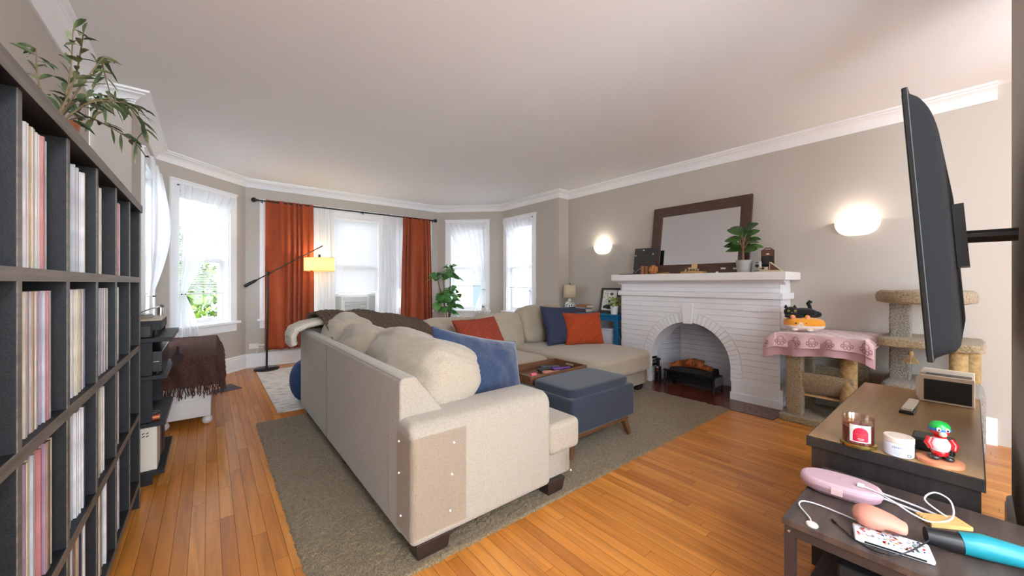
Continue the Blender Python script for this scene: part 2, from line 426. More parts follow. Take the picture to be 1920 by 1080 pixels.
def cable(x, y):
    s_ = .085; a = abs(((x + y) / s_ / 2) % 1 - .5) * 2; b = abs(((x - y) / s_ / 2) % 1 - .5) * 2
    r = max(0, 1 - abs(a - .5) * 7) + max(0, 1 - abs(b - .5) * 7)
    return .011 * min(1, r) + .002 * math.sin(y * 420)

# ------------------------------------------------------------------ sectional sofa
sofam = mat('sofa_chenille', (174, 161, 143), .95, var=(210, (136, 122, 105), None, .5, .78), bump=(230, .5, .003), sheen=.25, spec=.2)
sofab = mat('sofa_chenille_grey', (168, 157, 143), .95, var=(210, (134, 123, 109), None, .5, .78), bump=(230, .5, .003), sheen=.25, spec=.2)
darkw = mat('dark_wood_foot', (45, 33, 28), .4)
S = thing('sectional_sofa', 'large beige chenille U-shaped sectional sofa with chaise, filling the middle of the room', 'sofa', (2.2, 2.8, 0))
def rbox(mb, x0, x1, y0, y1, z0, z1): mb.box(x0, x1, y0, y1, z0, z1)
mb = wb(S)
rbox(mb, .672, 1.70, 1.53, 3.955, .085, .27); rbox(mb, 1.70, 3.80, 2.96, 3.955, .085, .27); rbox(mb, 2.92, 3.88, 2.33, 2.96, .085, .27)
mb.build('sofa_base', sofab, S, bevel=.02, seg=3)
mb = wb(S); mb.prism([(.665, .09), (.665, .775), (.68, .79), (.735, .79), (.75, .78), (.93, .55), (.93, .09)], 1, 1.62, 3.96)
mb.build('side_backrest', sofab, S, bevel=.018, seg=3)
mb = wb(S); mb.prism([(3.962, .09), (3.962, .775), (3.947, .79), (3.89, .79), (3.875, .78), (3.70, .55), (3.70, .09)][::-1], 0, .672, 3.84)
mb.build('rear_backrest', sofab, S, bevel=.018, seg=3)
mb = wb(S); mb.prism([(1.485, .09), (1.485, .55), (1.50, .592), (1.54, .612), (1.72, .61), (1.76, .59), (1.775, .55), (1.775, .09)], 0, .662, 1.49)
mb.build('armrest', sofab, S, bevel=.03, seg=4)
mb = MB()
seat = []
def seatc(x0, x1, y0, y1, z0, z1, sd):
    mb = wb(S); mb.soft(x0, x1, y0, y1, z0, z1, 14, 7, wrinkle(.008, 3.5, .002, 14, sd)); mb.build('seat_cushion', sofam, S, smooth=80)
mb = wb(S); mb.prism([(.93, 1.79), (1.495, 1.79), (1.495, 1.492), (1.745, 1.492), (1.745, 2.70), (.93, 2.70)], 2, .235, .415)
mb.build('seat_cushion', sofam, S, bevel=.035, seg=4)
seatc(.90, 1.76, 2.69, 3.75, .25, .44, 2); seatc(1.75, 2.82, 2.78, 3.75, .25, .455, 3)
mb = wb(S)
def chz(p, d):
    q = wrinkle(.008, 3, .002, 14, 5)(p, d)
    return q
mb.soft(2.83, 3.92, 2.24, 3.78, .245, .475, 18, 8, chz); mb.build('chaise_cushion', sofam, S, smooth=80)
# back cushions, left row (leaning, plump, creased)
def backc(c, w_, t, hh, rz, tilt, seed, p=3.2, n=20, wr=.026):
    n = int(n * 1.8)
    M = MX(c, tilt, 0, rz)
    def fn(q, d):
        z = q.z / (hh / 2); x = q.x / (w_ / 2)
        k = wr * nz(q.x * 4 + seed, q.y * 6, q.z * 9) - wr * .8 * max(0, .35 - abs(nz(q.x * 7 + seed + q.z * 5, q.y * 5, q.z * 11))) * (.4 + abs(x)) - wr * .35 * abs(nz(q.x * 6 + seed, 1.3, q.z * 30 + q.x * 9))
        y = q.y * (1 + .25 * (1 - z * z) * (1 - x * x)) 
        return Vector((q.x, y, q.z)) + Vector((d.x * .2, d.y, d.z * .8)) * k
    mb = MB(); mb.T = wb(S).T @ M
    mb.soft(-w_ / 2, w_ / 2, -t / 2, t / 2, -hh / 2, hh / 2, n, p, fn)
    return mb.build('back_cushion', sofam, S, smooth=80)
backc((1.00, 2.19, .665), 1.01, .38, .48, 90, 24, 1, 4.2, 26)
backc((.96, 3.00, .665), .66, .34, .46, 90, 22, 7, 3.8, 20)
backc((.95, 3.52, .70), .62, .36, .50, 80, 20, 11, 3.6, 20)
backc((1.36, 3.58, .62), .58, .26, .44, 0, -14, 13, 4, 18)
backc((1.985, 3.60, .62), .66, .26, .46, 0, -14, 17, 4.5, 20)
backc((2.68, 3.60, .625), .72, .26, .465, 0, -14, 23, 5, 20, .012)
backc((3.42, 3.61, .685), .76, .27, .50, 0, -14, 29, 5, 20, .012)
for x0, x1, y0, y1 in ((.69, .86, 1.50, 1.60), (1.48, 1.62, 1.50, 1.60), (.69, .80, 2.62, 2.72), (.69, .80, 3.82, 3.93), (3.74, 3.85, 2.36, 2.46), (3.70, 3.81, 3.82, 3.93), (2.95, 3.05, 2.36, 2.46)):
    mb = wb(S); mb.box(x0, x1, y0, y1, .014, .09, .012, .012); mb.build('foot', darkw, S, bevel=.004)
# clear plastic scratch guards pinned on the corners
guard = bpy.data.materials.new('clear_vinyl'); guard.use_nodes = True; mixglass(guard, .07, (.93, .90, .87))
mb = wb(S)
mb.grid(lambda a, b: (.662 + (0 if a < .33 else (a - .33) / .67 * .27) - .004, 1.64 - (min(a, .33) / .33 * .157) + (-.003) + .002 * nz(a * 6, b * 5), .13 + b * .43 + .004 * nz(a * 5, b)), 18, 12)
g1 = mb.build('scratch_guard', guard, S, smooth=80); mb = wb(S); mb.tube([(.6645, 2.955, .10), (.6635, 2.955, .775)], .0022, 5); mb.build('seam', mat('seam_dark', (128, 118, 104), .9), S)  # narrow darker seam line down the sofa back
g1['label'] = 'clear plastic guard on the near corner'
mb = wb(S); mb.grid(lambda a, b: (1.60 + a * .105, 1.484, .12 + b * .12), 4, 4); mb.build('scratch_guard', guard, S)
mb = wb(S); mb.grid(lambda a, b: (3.80 + a * .085, 2.324, .10 + b * .15), 4, 4); mb.build('scratch_guard', guard, S)
for p_, d_ in (((.655, 1.60, .52), (-1, 0, 0)), ((.655, 1.60, .38), (-1, 0, 0)), ((.655, 1.58, .20), (-1, 0, 0)), ((.86, 1.478, .50), (0, -1, 0)), ((.85, 1.478, .36), (0, -1, 0)), ((.84, 1.478, .20), (0, -1, 0)), ((1.64, 1.478, .13), (0, -1, 0))):
    mb = wb(S); mb.cyl(p_, Vector(p_) + Vector(d_) * .006, .005, .004, 10); mb.build('guard_pin', whitem, S)

# ------------------------------------------------------------------ throw pillows and blankets on the sofa
bluevel = mat('blue_velvet', (24, 42, 74), .85, var=(70, (42, 64, 98), (1, 1, 3), .45, .65), bump=(40, .5, .004), sheen=.5)
navym = mat('navy_cotton', (38, 46, 72), .9, var=(160, (50, 58, 84)), bump=(300, .3, .002))
rustm = mat('rust_knit', (150, 62, 36), .95, bump=(200, .5, .003), var=(150, (130, 50, 28)))
orangem = mat('orange_knit', (178, 74, 30), .95, bump=(200, .5, .003), var=(150, (156, 58, 22)))
greenm = mat('olive_weave', (74, 84, 58), .95, bump=(160, .5, .003), var=(60, (96, 100, 72)))
def throw(name, lab, m, M, w_, h_, t, pat=None, pipe=None, seed=0, wr=.012, sag=.09, n=26):
    o = thing(name, lab, 'pillow', M.to_translation())
    o.location.z -= .0
    mb = MB(); mb.T = Matrix.Translation(-o.location)
    pillow(mb, M, w_, h_, t, 84 if pat else 40, pat, seed, wr, sag); mb.build('pillow_cover', m, o, smooth=75)
    if pipe:
        mb = MB(); mb.T = Matrix.Translation(-o.location); piping(mb, M, w_, h_, .006, sag); mb.build('piping', pipe, o)
    return o
def pm(c, right, up):
    "matrix: local x=right, y=up, z=facing (towards viewer side)"
    r = Vector(right).normalized(); u = Vector(up); u = (u - r * u.dot(r)).normalized(); n_ = r.cross(u)
    M = Matrix((r, u, n_)).transposed().to_4x4(); M.translation = Vector(c); return M
throw('throw_pillow', 'big blue velvet pillow with dark piping behind the near sofa arm', bluevel, pm((1.345, 1.98, .65), (1, .05, -.24), (-.1, .42, 1)), .70, .50, .20, None, navym, 3, .02)
throw('throw_pillow', 'dark rust cable knit pillow leaning on the rear back cushions', rustm, pm((2.14, 3.13, .675), (1, .05, .02), (0, .55, .8)), .54, .44, .17, cable, None, 5)
throw('throw_pillow', 'olive green woven pillow lying under the rust knit pillow', greenm, pm((2.06, 3.22, .575), (1, .08, .0), (0, .8, .7)), .74, .40, .12, None, None, 8)
throw('throw_pillow', 'plain navy pillow standing at the back of the chaise', navym, pm((3.42, 3.22, .695), (1, -.10, -.04), (.0, .40, 1)), .58, .50, .19, None, None, 9)
throw('throw_pillow', 'bright orange cable knit pillow standing on the chaise', orangem, pm((3.60, 3.04, .655), (.90, -.42, .0), (.10, .30, 1)), .52, .42, .20, cable, None, 12)
knitb = mat('brown_knit', (104, 84, 66), 1, bump=(150, .9, .006), var=(120, (70, 54, 42)))
def lump(name, label, cat, m, fn, nu, nv, loc, thick=.02, part='blanket_cloth'):
    mb = MB(); mb.T = Matrix.Translation(-Vector(loc)); mb.grid(fn, nu, nv)
    o = mb.build(name, m, None, loc, smooth=80, solid=thick); return setp(o, label, cat)
def lerp3(tbl, t):
    t = max(0, min(.9999, t)) * (len(tbl) - 1); i = int(t); f = t - i; f = f * f * (3 - 2 * f) * .5 + f * .5
    return Vector(tbl[i]).lerp(Vector(tbl[i + 1]), f)
def bk(a, b):
    # a: along (left -> right), b: across (rear outside -> over the top -> front of cushions)
    top = .93 - .05 * (a - .15) ** 2 - .16 * max(0, a - .45) 
    pth = [(0, 4.02, .62), (0, 4.0, .80), (0, 3.90, top - .02), (0, 3.72, top + .015), (0, 3.52, top - .02), (0, 3.38, top - .10), (0, 3.27, top - .20)]
    p = lerp3(pth, b); x = .74 + a * .98 + .10 * (b - .5)
    y = p.y - .10 * math.sin(a * 2.5) * b
    z = p.z + .035 * nz(a * 3.2, b * 2.4, 3) + .022 * nz(a * 8, b * 5, 3) + .0035 * math.sin(a * 150 + 3 * nz(a * 4, b * 4)) + .003 * math.sin(b * 110)
    return (x, y, z)
lump('knit_blanket', 'chunky dark brown knit blanket heaped over the far left corner of the sofa', 'blanket', knitb, bk, 150, 90, (1.2, 3.75, .85), .022)
wafflem = mat('cream_waffle', (214, 203, 186), 1, bump=(90, .8, .006))
def wk(a, b):
    pth = [(.575, 3.86, .655), (.56, 3.86, .735), (.60, 3.83, .81), (.70, 3.79, .845), (.82, 3.74, .90), (.95, 3.70, .945), (1.08, 3.66, .93)]
    p = lerp3(pth, a); y = p.y + (b - .5) * (.30 - .04 * a) 
    z = p.z + .03 * math.sqrt(max(0, 1 - (2 * b - 1) ** 2)) + .006 * nz(a * 8, b * 8) + .0022 * (math.sin(a * 150) + math.sin(b * 80))
    return (p.x, y, z)
def wk2(a, b):
    pth = [(.585, 3.86, .67), (.57, 3.86, .70), (.565, 3.85, .75), (.59, 3.84, .81), (.66, 3.82, .845), (.78, 3.77, .875), (.92, 3.71, .915), (1.05, 3.66, .93)]
    p = lerp3(pth, a); q = lerp3(pth, min(1, a + .03)) - lerp3(pth, max(0, a - .03)); q.normalize(); nn = Vector((-q.z, 0, q.x)); an = b * 2 * PI
    e = min(1, (a + .02) * 14, (1.03 - a) * 10) ** .5
    k = .002 * (math.sin(a * 170) + math.sin(b * 130)) + .008 * nz(a * 6, b * 4)
    hw = (.17 - .03 * a) * e + k; th = (.042 + .01 * math.cos(2 * an)) * e + k
    return p + Vector((0, 1, 0)) * hw * math.cos(an) + nn * th * math.sin(an)
mb = MB(); mb.T = Matrix.Translation((-.8, -3.8, -.8)); mb.grid(lambda b, a: wk2(a, b), 70, 90, True)
setp(mb.build('waffle_blanket', wafflem, None, (.8, 3.8, .8), smooth=80), 'cream waffle blanket folded over the far left end of the sofa back', 'blanket')
# round blue pouf behind the sofa
o = thing('floor_pouf', 'round blue knitted pouf on the pale rug behind the sofa', 'pouf', (.86, 4.30, .012))
mb = MB(); 
mb.grid(lambda a, b: ((lambda r: (r * math.cos(a * 2 * PI), r * math.sin(a * 2 * PI), .22 + .215 * math.sin((b - .5) * PI)))((.235 * max(.02, math.cos((b - .5) * PI)) ** .55) * (1 + .012 * math.sin(a * 60))))
    , 120, 16, True)
mb.build('pouf_cover', mat('blue_pouf', (40, 66, 108), .95, bump=(120, .6, .004)), o, smooth=80)
# small blue corner of a pillow between left cushions
throw('throw_pillow', 'plain denim blue pillow tucked behind the left row of cushions, below the brown knit blanket', mat('denim', (62, 88, 140), .9, bump=(200, .3, .002)), pm((1.26, 3.18, .63), (.2, 1, 0), (-.5, 0, 1)), .42, .36, .12, None, None, 15)
# ------------------------------------------------------------------ fireplace
brickm = mat('painted_brick', (243, 243, 246), .45, bump=(60, .35, .003, (1, 1, 1)))
fireboxm = mat('firebox_paint', (206, 208, 216), .6, bump=(70, .4, .003), var=(4, (184, 186, 196), None, .5, .75))
FC, FZ, RI, RO = 2.06, .32, .45, .56       # arch centre y, spring height, inner and outer radius
FP = thing('fireplace', 'white painted brick fireplace with round arched opening and thick mantel shelf', 'fireplace', (4.44, FC, 0))
def strip(mb, x0, x1, z0, z1, ya, yb, rad):
    "brick course between ya and yb, cut by the arch of radius rad"
    def half(z):
        d = z - FZ
        return rad if d <= 0 else (math.sqrt(rad * rad - d * d) if d < rad else 0)
    if z0 >= FZ + rad:
        mb.prism([(ya, z0), (yb, z0), (yb, z1), (ya, z1)], 0, x0, x1); return
    zs = [z0 + (z1 - z0) * i / 5 for i in range(6)]
    mb.prism([(ya, z0)] + [(FC - half(z), z) for z in zs] + [(ya, z1)], 0, x0, x1)
    mb.prism([(yb, z1)] + [(FC + half(z), z) for z in reversed(zs)] + [(yb, z0)], 0, x0, x1)
YA, YB = 1.166, 2.954
mb = wb(FP)
g = .0018
for k in range(14):
    z0 = .185 + .0625 * k; z1 = z0 + .0625
    strip(mb, 4.2865, 4.606, z0, z1, YA + .003, YB - .003, RI)
    j = .0015 * (rng.random() - .5)
    strip(mb, 4.28 + j, 4.290, z0 + g, z1 - g, YA, YB, RO + .004)
    for ya, yb in ((YA, YA + .01), (YB - .01, YB)): mb.box(4.282, 4.604, ya, yb, z0 + g, z1 - g)
for a, b in ((2.666, 2.821), (1.338, 1.492)): mb.box(4.262, 4.285, a, b, .935, .978)
mb.box(4.29, 4.606, YA + .004, YB - .004, 1.06, 1.25)
for z0, z1 in ((1.125, 1.172), (1.174, 1.222)): mb.box(4.28, 4.606, YA, YB, z0 + .001, z1 - .001)
mb.build('brick_surround', brickm, FP, smooth=0, bevel=.0015, seg=1)
n = 15
for sgn in (1, -1):
    mb = wb(FP)
    for i in range(n):
        a0 = (i / n) * (PI / 2 - .12); a1 = ((i + 1) / n) * (PI / 2 - .12); e = .003
        def P(r, a): return (FC + sgn * r * math.cos(a), FZ + r * math.sin(a))
        q = [P(RI, a0 + e), P(RO, a0 + e * .7), P(RO, a1 - e * .7), P(RI, a1 - e)]
        mb.prism(q if sgn > 0 else q[::-1], 0, 4.277, 4.40)
    for z0, z1 in ((.185, .2275), (.23, .2725), (.275, .3175)):
        a, b = sorted((FC + sgn * RI, FC + sgn * RO)); mb.box(4.277, 4.40, a, b, z0 + .001, z1 - .001)
    mb.build('arch_ring', brickm, FP, smooth=0, bevel=.0025, seg=1)
mb = wb(FP); mb.prism([(FC - .048, .755), (FC + .048, .755), (FC + .064, .985), (FC - .064, .985)], 0, 4.256, 4.34); mb.box(4.268, 4.30, FC + .062, FC + .088, .80, .955)
mb.build('keystone', brickm, FP, smooth=0, bevel=.004)
mb = wb(FP); mb.box(4.246, 4.607, 1.135, 2.985, 1.062, 1.123); mb.build('ledge', brickm, FP, smooth=0, bevel=.004)
mb = wb(FP); mb.prism([(4.285, 1.205), (4.285, 1.252), (4.20, 1.252), (4.205, 1.24), (4.225, 1.235), (4.262, 1.222), (4.272, 1.205)], 1, 1.12, 3.0)
mb.build('bed_moulding', brickm, FP, smooth=30)
mb = wb(FP); mb.box(4.14, 4.607, 1.083, 3.015, 1.25, 1.33); mb.build('mantel_shelf', mat('mantel_paint', (238, 235, 233), .35), FP, smooth=0, bevel=.006)
for sgn, ys in ((1, (FC + RI + .005, 2.985)), (-1, (1.135, FC - RI - .005))):
    mb = wb(FP); mb.box(4.250, 4.607, ys[0], ys[1], .0, .082); mb.box(4.266, 4.607, ys[0] + .006, ys[1] - .006, .082, .187); mb.build('plinth', brickm, FP, smooth=0, bevel=.005)
mb = wb(FP)
ph = [0, .07] + [.07 + .0625 * k for k in range(1, 13)]
for z0, z1 in zip(ph, ph[1:]):
    e = .0015
    mb.prism([(4.40, 2.512), (4.78, 2.392), (4.78, 2.45), (4.40, 2.57)], 2, z0 + e, z1 - e)
    mb.prism([(4.40, 1.608), (4.40, 1.55), (4.78, 1.67), (4.78, 1.728)], 2, z0 + e, z1 - e)
    mb.box(4.78, 4.83, 1.66, 2.46, z0 + e, z1 - e)
mb.box(4.79, 4.84, 1.60, 2.52, 0, .85)
mb.prism([(4.40, 1.56), (4.80, 1.70), (4.80, 2.42), (4.40, 2.56)][::-1], 2, .80, .85)
mb.build('firebox', fireboxm, FP, smooth=0)
tilem = mat('hearth_tile', (104, 52, 40), .18, var=(9, (72, 34, 28), None, .4, .7), bump=(40, .25, .002), spec=.6)
mb = wb(FP); mb.m = 0
x = 3.90; row = 0
while x < 4.77:
    y = 1.06 - (row % 2) * .075
    while y < 3.0:
        a, b = max(y, 1.112), min(y + .148, 3.02)
        if b - a > .02: mb.box(x + .0015, min(x + .0725, 4.78), a + .0015, b - .0015, -.002, .005)
        y += .15
    x += .074; row += 1
mb.m = 1; mb.box(3.899, 4.79, 1.112, 3.021, -.003, .0035)
mb.build('hearth', [tilem, mat('hearth_grout', (48, 30, 26), .8)], FP, smooth=0)

# electric log heater
blackm = mat('black_metal', (24, 24, 26), .4, spec=.5)
H = thing('log_heater', 'black electric fireplace log insert standing in the arched opening', 'heater', (4.46, 2.09, .005))
def W(o): return wb(o)
mb = W(H)
mb.box(4.35, 4.56, 1.80, 2.36, .05, .165); mb.prism([(4.35, .165), (4.40, .215), (4.54, .235), (4.56, .165)], 1, 1.83, 2.33)
mb.build('heater_body', mat('heater_black', (20, 20, 22), .6, bump=(40, .5, .004)), H, smooth=0, bevel=.004)
mb = W(H)
mb.box(4.325, 4.345, 1.785, 2.385, .155, .175); mb.box(4.33, 4.342, 1.79, 2.38, .055, .065)
for i in range(22): y = 1.80 + i * .0268; mb.box(4.331, 4.341, y, y + .007, .10, .156)
mb.box(4.33, 4.342, 1.79, 2.38, .095, .103)
mb.build('front_grille', blackm, H, smooth=0)
mb = W(H); mb.box(4.37, 4.55, 1.792, 1.801, .06, .155); mb.build('side_vent', mat('vent_grey', (150, 150, 150), .5, bump=(300, .8, .003, (.1, .1, 1))), H, smooth=0)
for x_, y_ in ((4.335, 1.80), (4.335, 2.37), (4.55, 1.80), (4.55, 2.37)):
    mb = W(H); mb.cyl((x_, y_, .005), (x_, y_, .155), .011, .009, 10); mb.ball((x_, y_, .014), .017, .017, .01, 10, 6); mb.build('heater_leg', blackm, H)
logm = mat('ember_log', (150, 84, 40), .8, var=(14, (38, 28, 24), None, .4, .55), bump=(30, .8, .01), emit=((220, 110, 30), .03))
for pts in ([(4.42, 1.86, .255), (4.44, 2.0, .27), (4.45, 2.12, .265)], [(4.50, 2.32, .235), (4.44, 2.2, .275), (4.42, 2.08, .29)], [(4.40, 2.34, .225), (4.46, 2.2, .245), (4.50, 1.98, .25)], [(4.46, 2.16, .29), (4.44, 2.06, .315), (4.47, 1.96, .30)]):
    mb = W(H); mb.tube([Vector(p) + Vector((0, 0, -.012)) for p in pts], [.030, .034, .028], 10); mb.build('log', logm, H)
o = thing('fireplace_lighter_tower', 'slim black cordless tool with red button standing left inside the fireplace arch', 'tool', (4.30, 2.44, .005))
mb = W(o); mb.box(4.27, 4.33, 2.41, 2.47, .005, .20); mb.box(4.285, 4.315, 2.42, 2.46, .20, .27); mb.box(4.275, 4.325, 2.415, 2.465, .27, .30); mb.build('tool_body', blackm, o, smooth=0, bevel=.01)
mb = W(o); mb.cyl((4.269, 2.43, .15), (4.262, 2.43, .15), .010, n=12); mb.build('button', mat('red_plastic', (214, 40, 36), .4), o)
mb = W(o); mb.cyl((4.269, 2.43, .19), (4.264, 2.43, .19), .012, n=12); mb.build('dial', mat('light_grey', (190, 190, 190), .4), o)

# ------------------------------------------------------------------ mirror leaning on the mantel
walnut = mat('walnut_frame', (88, 62, 50), .5, var=(7, (66, 45, 37), (1, 14, 14), .35, .7), bump=(30, .3, .003, (1, 12, 12)))
mirm = mat('mirror_silver', (232, 234, 238), .01, metal=1)
Mi = thing('wall_mirror', 'large rectangular mirror in a dark walnut frame leaning on the mantel', 'mirror', (4.45, 2.06, 1.331))
Mi.rotation_euler = (0, R(8.6), -PI / 2)
Mi.rotation_euler = (Matrix.Rotation(R(8.6), 3, 'Y') @ Matrix.Rotation(-PI / 2, 3, 'Z')).to_euler()
# local: x = width (+x towards -Y room), y = depth (towards wall), z = up
wd, ht, fw = .57, .86, .115
mb = MB()
prof = [(0, .0), (fw, .0), (fw, -.012), (fw - .03, -.020), (.035, -.034), (0, -.034)]
def fpiece(pa, pb, ina, inb):
    vs = []
    for (p, inn) in ((pa, ina), (pb, inb)):
        for d, y in prof: vs.append((p[0] + inn[0] * d, y, p[1] + inn[1] * d))
    n_ = len(prof); mb.add(vs, [(i, (i + 1) % n_, n_ + (i + 1) % n_, n_ + i) for i in range(n_)])
c = [(-wd, 0), (wd, 0), (wd, ht), (-wd, ht)]; inn = [(1, 1), (-1, 1), (-1, -1), (1, -1)]
for i in range(4): fpiece(c[i], c[(i + 1) % 4], inn[i], inn[(i + 1) % 4])
mb.build('frame', walnut, Mi, smooth=20)
mb = MB(); mb.box(-wd + fw - .01, wd - fw + .01, -.006, -.002, fw - .01, ht - fw + .01); mb.build('mirror_glass', mirm, Mi, smooth=0)

# ------------------------------------------------------------------ sconces
def sconce(y, lab):
    o = thing('wall_sconce', lab, 'wall light', (4.61, y, 1.66), group=None)
    gm = mat('frosted_glass', (250, 246, 236), .3, emit=((255, 244, 224), .6), trans=0)
    mb = MB(); mb.grid(lambda a, b: (-.105 * math.sin(a * PI) * math.cos(b * PI / 2) ** .8, .155 * math.cos(a * PI) * math.cos(b * PI / 2) ** .62, .13 * (1 - math.sin(b * PI / 2))), 28, 10)
    mb.build('glass_shade', gm, o, smooth=80, solid=.004)
    mb = MB(); mb.box(-.012, -.0, -.05, .05, .03, .11); mb.build('wall_plate', whitem, o, smooth=0)
    for yy, zz in ((-.145, .115), (.145, .115), (0, .012)):
        mb = MB(); mb.ball((-.03 if zz > .1 else -.10 * .2, yy, zz), .009, n=10, m=6); mb.build('clip', mat('pewter', (110, 106, 100), .3, metal=.8), o)
    point('sconce_bulb', (4.52, y, 1.815), 1.0, (1, .93, .82), .025)
sconce(.665, 'half bowl frosted glass wall sconce right of the mirror above the cat trees')
sconce(3.50, 'half bowl frosted glass wall sconce in the corner above the blue table')

# ------------------------------------------------------------------ blue console table and what stands on it
bluep = mat('teal_blue_paint', (14, 110, 158), .4, var=(30, (10, 92, 138), (1, .1, 1)))
T = thing('console_table', 'bright blue wooden console table with x-shaped side braces in the corner', 'table', (4.43, 3.59, 0))
mb = wb(T); mb.box(4.26, 4.60, 3.01, 4.17, .765, .79); mb.build('table_top', bluep, T, smooth=0, bevel=.004)
mb = wb(T); mb.box(4.28, 4.30, 3.05, 4.13, .70, .765); mb.box(4.56, 4.58, 3.05, 4.13, .70, .765); mb.box(4.30, 4.56, 3.03, 3.05, .70, .765); mb.box(4.30, 4.56, 4.13, 4.15, .70, .765); mb.build('apron', bluep, T, smooth=0)
for x_, y_ in ((4.272, 3.02), (4.548, 3.02), (4.272, 4.12), (4.548, 4.12)):
    mb = wb(T); mb.box(x_, x_ + .04, y_, y_ + .04, 0, .765); mb.build('leg', bluep, T, smooth=0, bevel=.002)
for y_ in (3.03, 4.13):
    for s_ in (1, -1):
        mb = wb(T); a, b = ((4.31, .10), (4.55, .70)) if s_ > 0 else ((4.31, .70), (4.55, .10))
        mb.prism([(a[0], a[1] - .02), (b[0], b[1] - .02), (b[0], b[1] + .02), (a[0], a[1] + .02)], 1, y_ + (.0 if s_ > 0 else .008), y_ + .018); mb.build('cross_brace', bluep, T, smooth=0)
mb = wb(T); mb.box(4.28, 4.58, 3.04, 4.14, .10, .12); mb.build('lower_shelf', bluep, T, smooth=0)
o = thing('storage_bin', 'plain white lidded storage bin on the lower shelf of the blue table', 'bin', (4.43, 3.42, .12))
mb = wb(o); mb.box(4.31, 4.55, 3.14, 3.70, .12, .56, .01, .01); mb.build('bin_body', mat('white_plastic', (214, 218, 226), .4), o, smooth=0, bevel=.01)
mb = wb(o); mb.box(4.30, 4.56, 3.13, 3.71, .56, .585); mb.build('lid', MATS['white_plastic'], o, smooth=0, bevel=.006)

L1 = thing('table_lamp', 'small table lamp with black and white patterned ceramic base and cream shade', 'lamp', (4.42, 4.00, .791))
pot = mat('patterned_ceramic', (232, 230, 224), .25)
nt = pot.node_tree; vo = nt.nodes.new('ShaderNodeTexVoronoi'); vo.feature = 'DISTANCE_TO_EDGE'; vo.inputs['Scale'].default_value = 46
tcn = nt.nodes.new('ShaderNodeTexCoord'); nt.links.new(tcn.outputs['Object'], vo.inputs['Vector'])
cr = nt.nodes.new('ShaderNodeValToRGB'); cr.color_ramp.interpolation = 'CONSTANT'; e = cr.color_ramp.elements
e[0].color = (*lin((238, 236, 230)), 1); e[1].color = (*lin((36, 36, 40)), 1); e[1].position = .17
nt.links.new(vo.outputs['Distance'], cr.inputs[0]); nt.links.new(cr.outputs[0], nt.nodes['Principled BSDF'].inputs['Base Color'])
cream = mat('cream_ceramic', (232, 222, 202), .3)
mb = MB(); mb.lathe([(.0, 0), (.055, 0), (.07, .02), (.08, .06), (.078, .10), (.062, .135), (.04, .15)], 28); mb.build('lamp_body', pot, L1, smooth=60)
mb = MB(); mb.lathe([(.04, .149), (.026, .165), (.022, .19), (.02, .192), (0, .192)], 20); mb.build('neck', cream, L1, smooth=60)
mb = MB(); mb.cyl((0, 0, .19), (0, 0, .225), .008, n=10); mb.cyl((0, 0, .40), (0, 0, .42), .006, n=8); mb.ball((0, 0, .425), .009, n=8, m=6); mb.build('stem', mat('brass_dark', (120, 96, 62), .3, metal=.8), L1)
shade = cloth_mat('linen_shade', (238, 224, 196), 0, .4)
mb = MB(); mb.lathe([(.105, .205), (.09, .40)], 36); mb.build('lamp_shade', shade, L1, smooth=60, solid=.002)
def book(lab, x, y, z, w_, d_, h_, rz, cov, page=(222, 214, 196), txt=None):
    o = thing('book', lab, 'book', (x, y, z), R(rz)); cm = mat('cover_%d_%d_%d' % cov, cov, .5, bump=(60, .3, .002)); pmm = mat('book_pages', page, .8)
    mb = MB(); t = .003; mb.box(-d_ / 2, d_ / 2, -w_ / 2, w_ / 2, 0, t); mb.box(-d_ / 2, d_ / 2, -w_ / 2, w_ / 2, h_ - t, h_); mb.box(-d_ / 2, -d_ / 2 + t, -w_ / 2, w_ / 2, t, h_ - t); mb.build('book_cover', cm, o, smooth=0, bevel=.001, seg=1)
    mb = MB(); mb.box(-d_ / 2 + t, d_ / 2 - .004, -w_ / 2 + .004, w_ / 2 - .004, t, h_ - t); mb.build('pages', pmm, o, smooth=0)
    if txt:
        text('title', txt[0], txt[1], mat('title_%d_%d_%d' % txt[2], txt[2], .5), o, fr(o, (0, -1, 0), (-1, 0, 0), (-d_ / 2 - .0006, 0, h_ * .28)))
    return o
book('thick dark grey hardback with dull red spine letters, bottom of the pile', 4.37, 3.70, .791, .235, .16, .052, 4, (52, 50, 56), txt=('JAMES', .034, (150, 60, 64)))
book('pale grey book between the dark and the brown one on the blue table', 4.375, 3.705, .8435, .22, .155, .016, 2, (170, 176, 190))
book('old brown leather book on top of the pile beside the patterned lamp', 4.38, 3.66, .860, .215, .15, .036, -3, (150, 92, 50), page=(176, 138, 66))
# framed print
Fp = thing('framed_print', 'dark framed black and white bird house print leaning on the wall above the blue table', 'picture', (4.50, 3.33, .7915))
Fp.rotation_euler = (Matrix.Rotation(R(12), 3, 'Y') @ Matrix.Rotation(-PI / 2, 3, 'Z')).to_euler()
dk = mat('espresso_frame', (52, 42, 38), .4)
mb = MB(); fwx, fhz, b = .155, .365, .032
mb.box(-fwx, fwx, -.02, 0, 0, b); mb.box(-fwx, fwx, -.02, 0, fhz - b, fhz); mb.box(-fwx, -fwx + b, -.02, 0, b, fhz - b); mb.box(fwx - b, fwx, -.02, 0, b, fhz - b); mb.build('frame', dk, Fp, smooth=0, bevel=.003)
mb = MB(); mb.box(-fwx + b, fwx - b, -.008, -.004, b, fhz - b); mb.build('print_paper', mat('print_paper', (226, 226, 220), .6), Fp, smooth=0)
mb = MB(); ink = mat('print_ink', (60, 62, 66), .7); q = -.0084
def flat(poly, m=0): 
    mb.m = m; mb.add([(x, q, z) for x, z in poly], [list(range(len(poly)))])
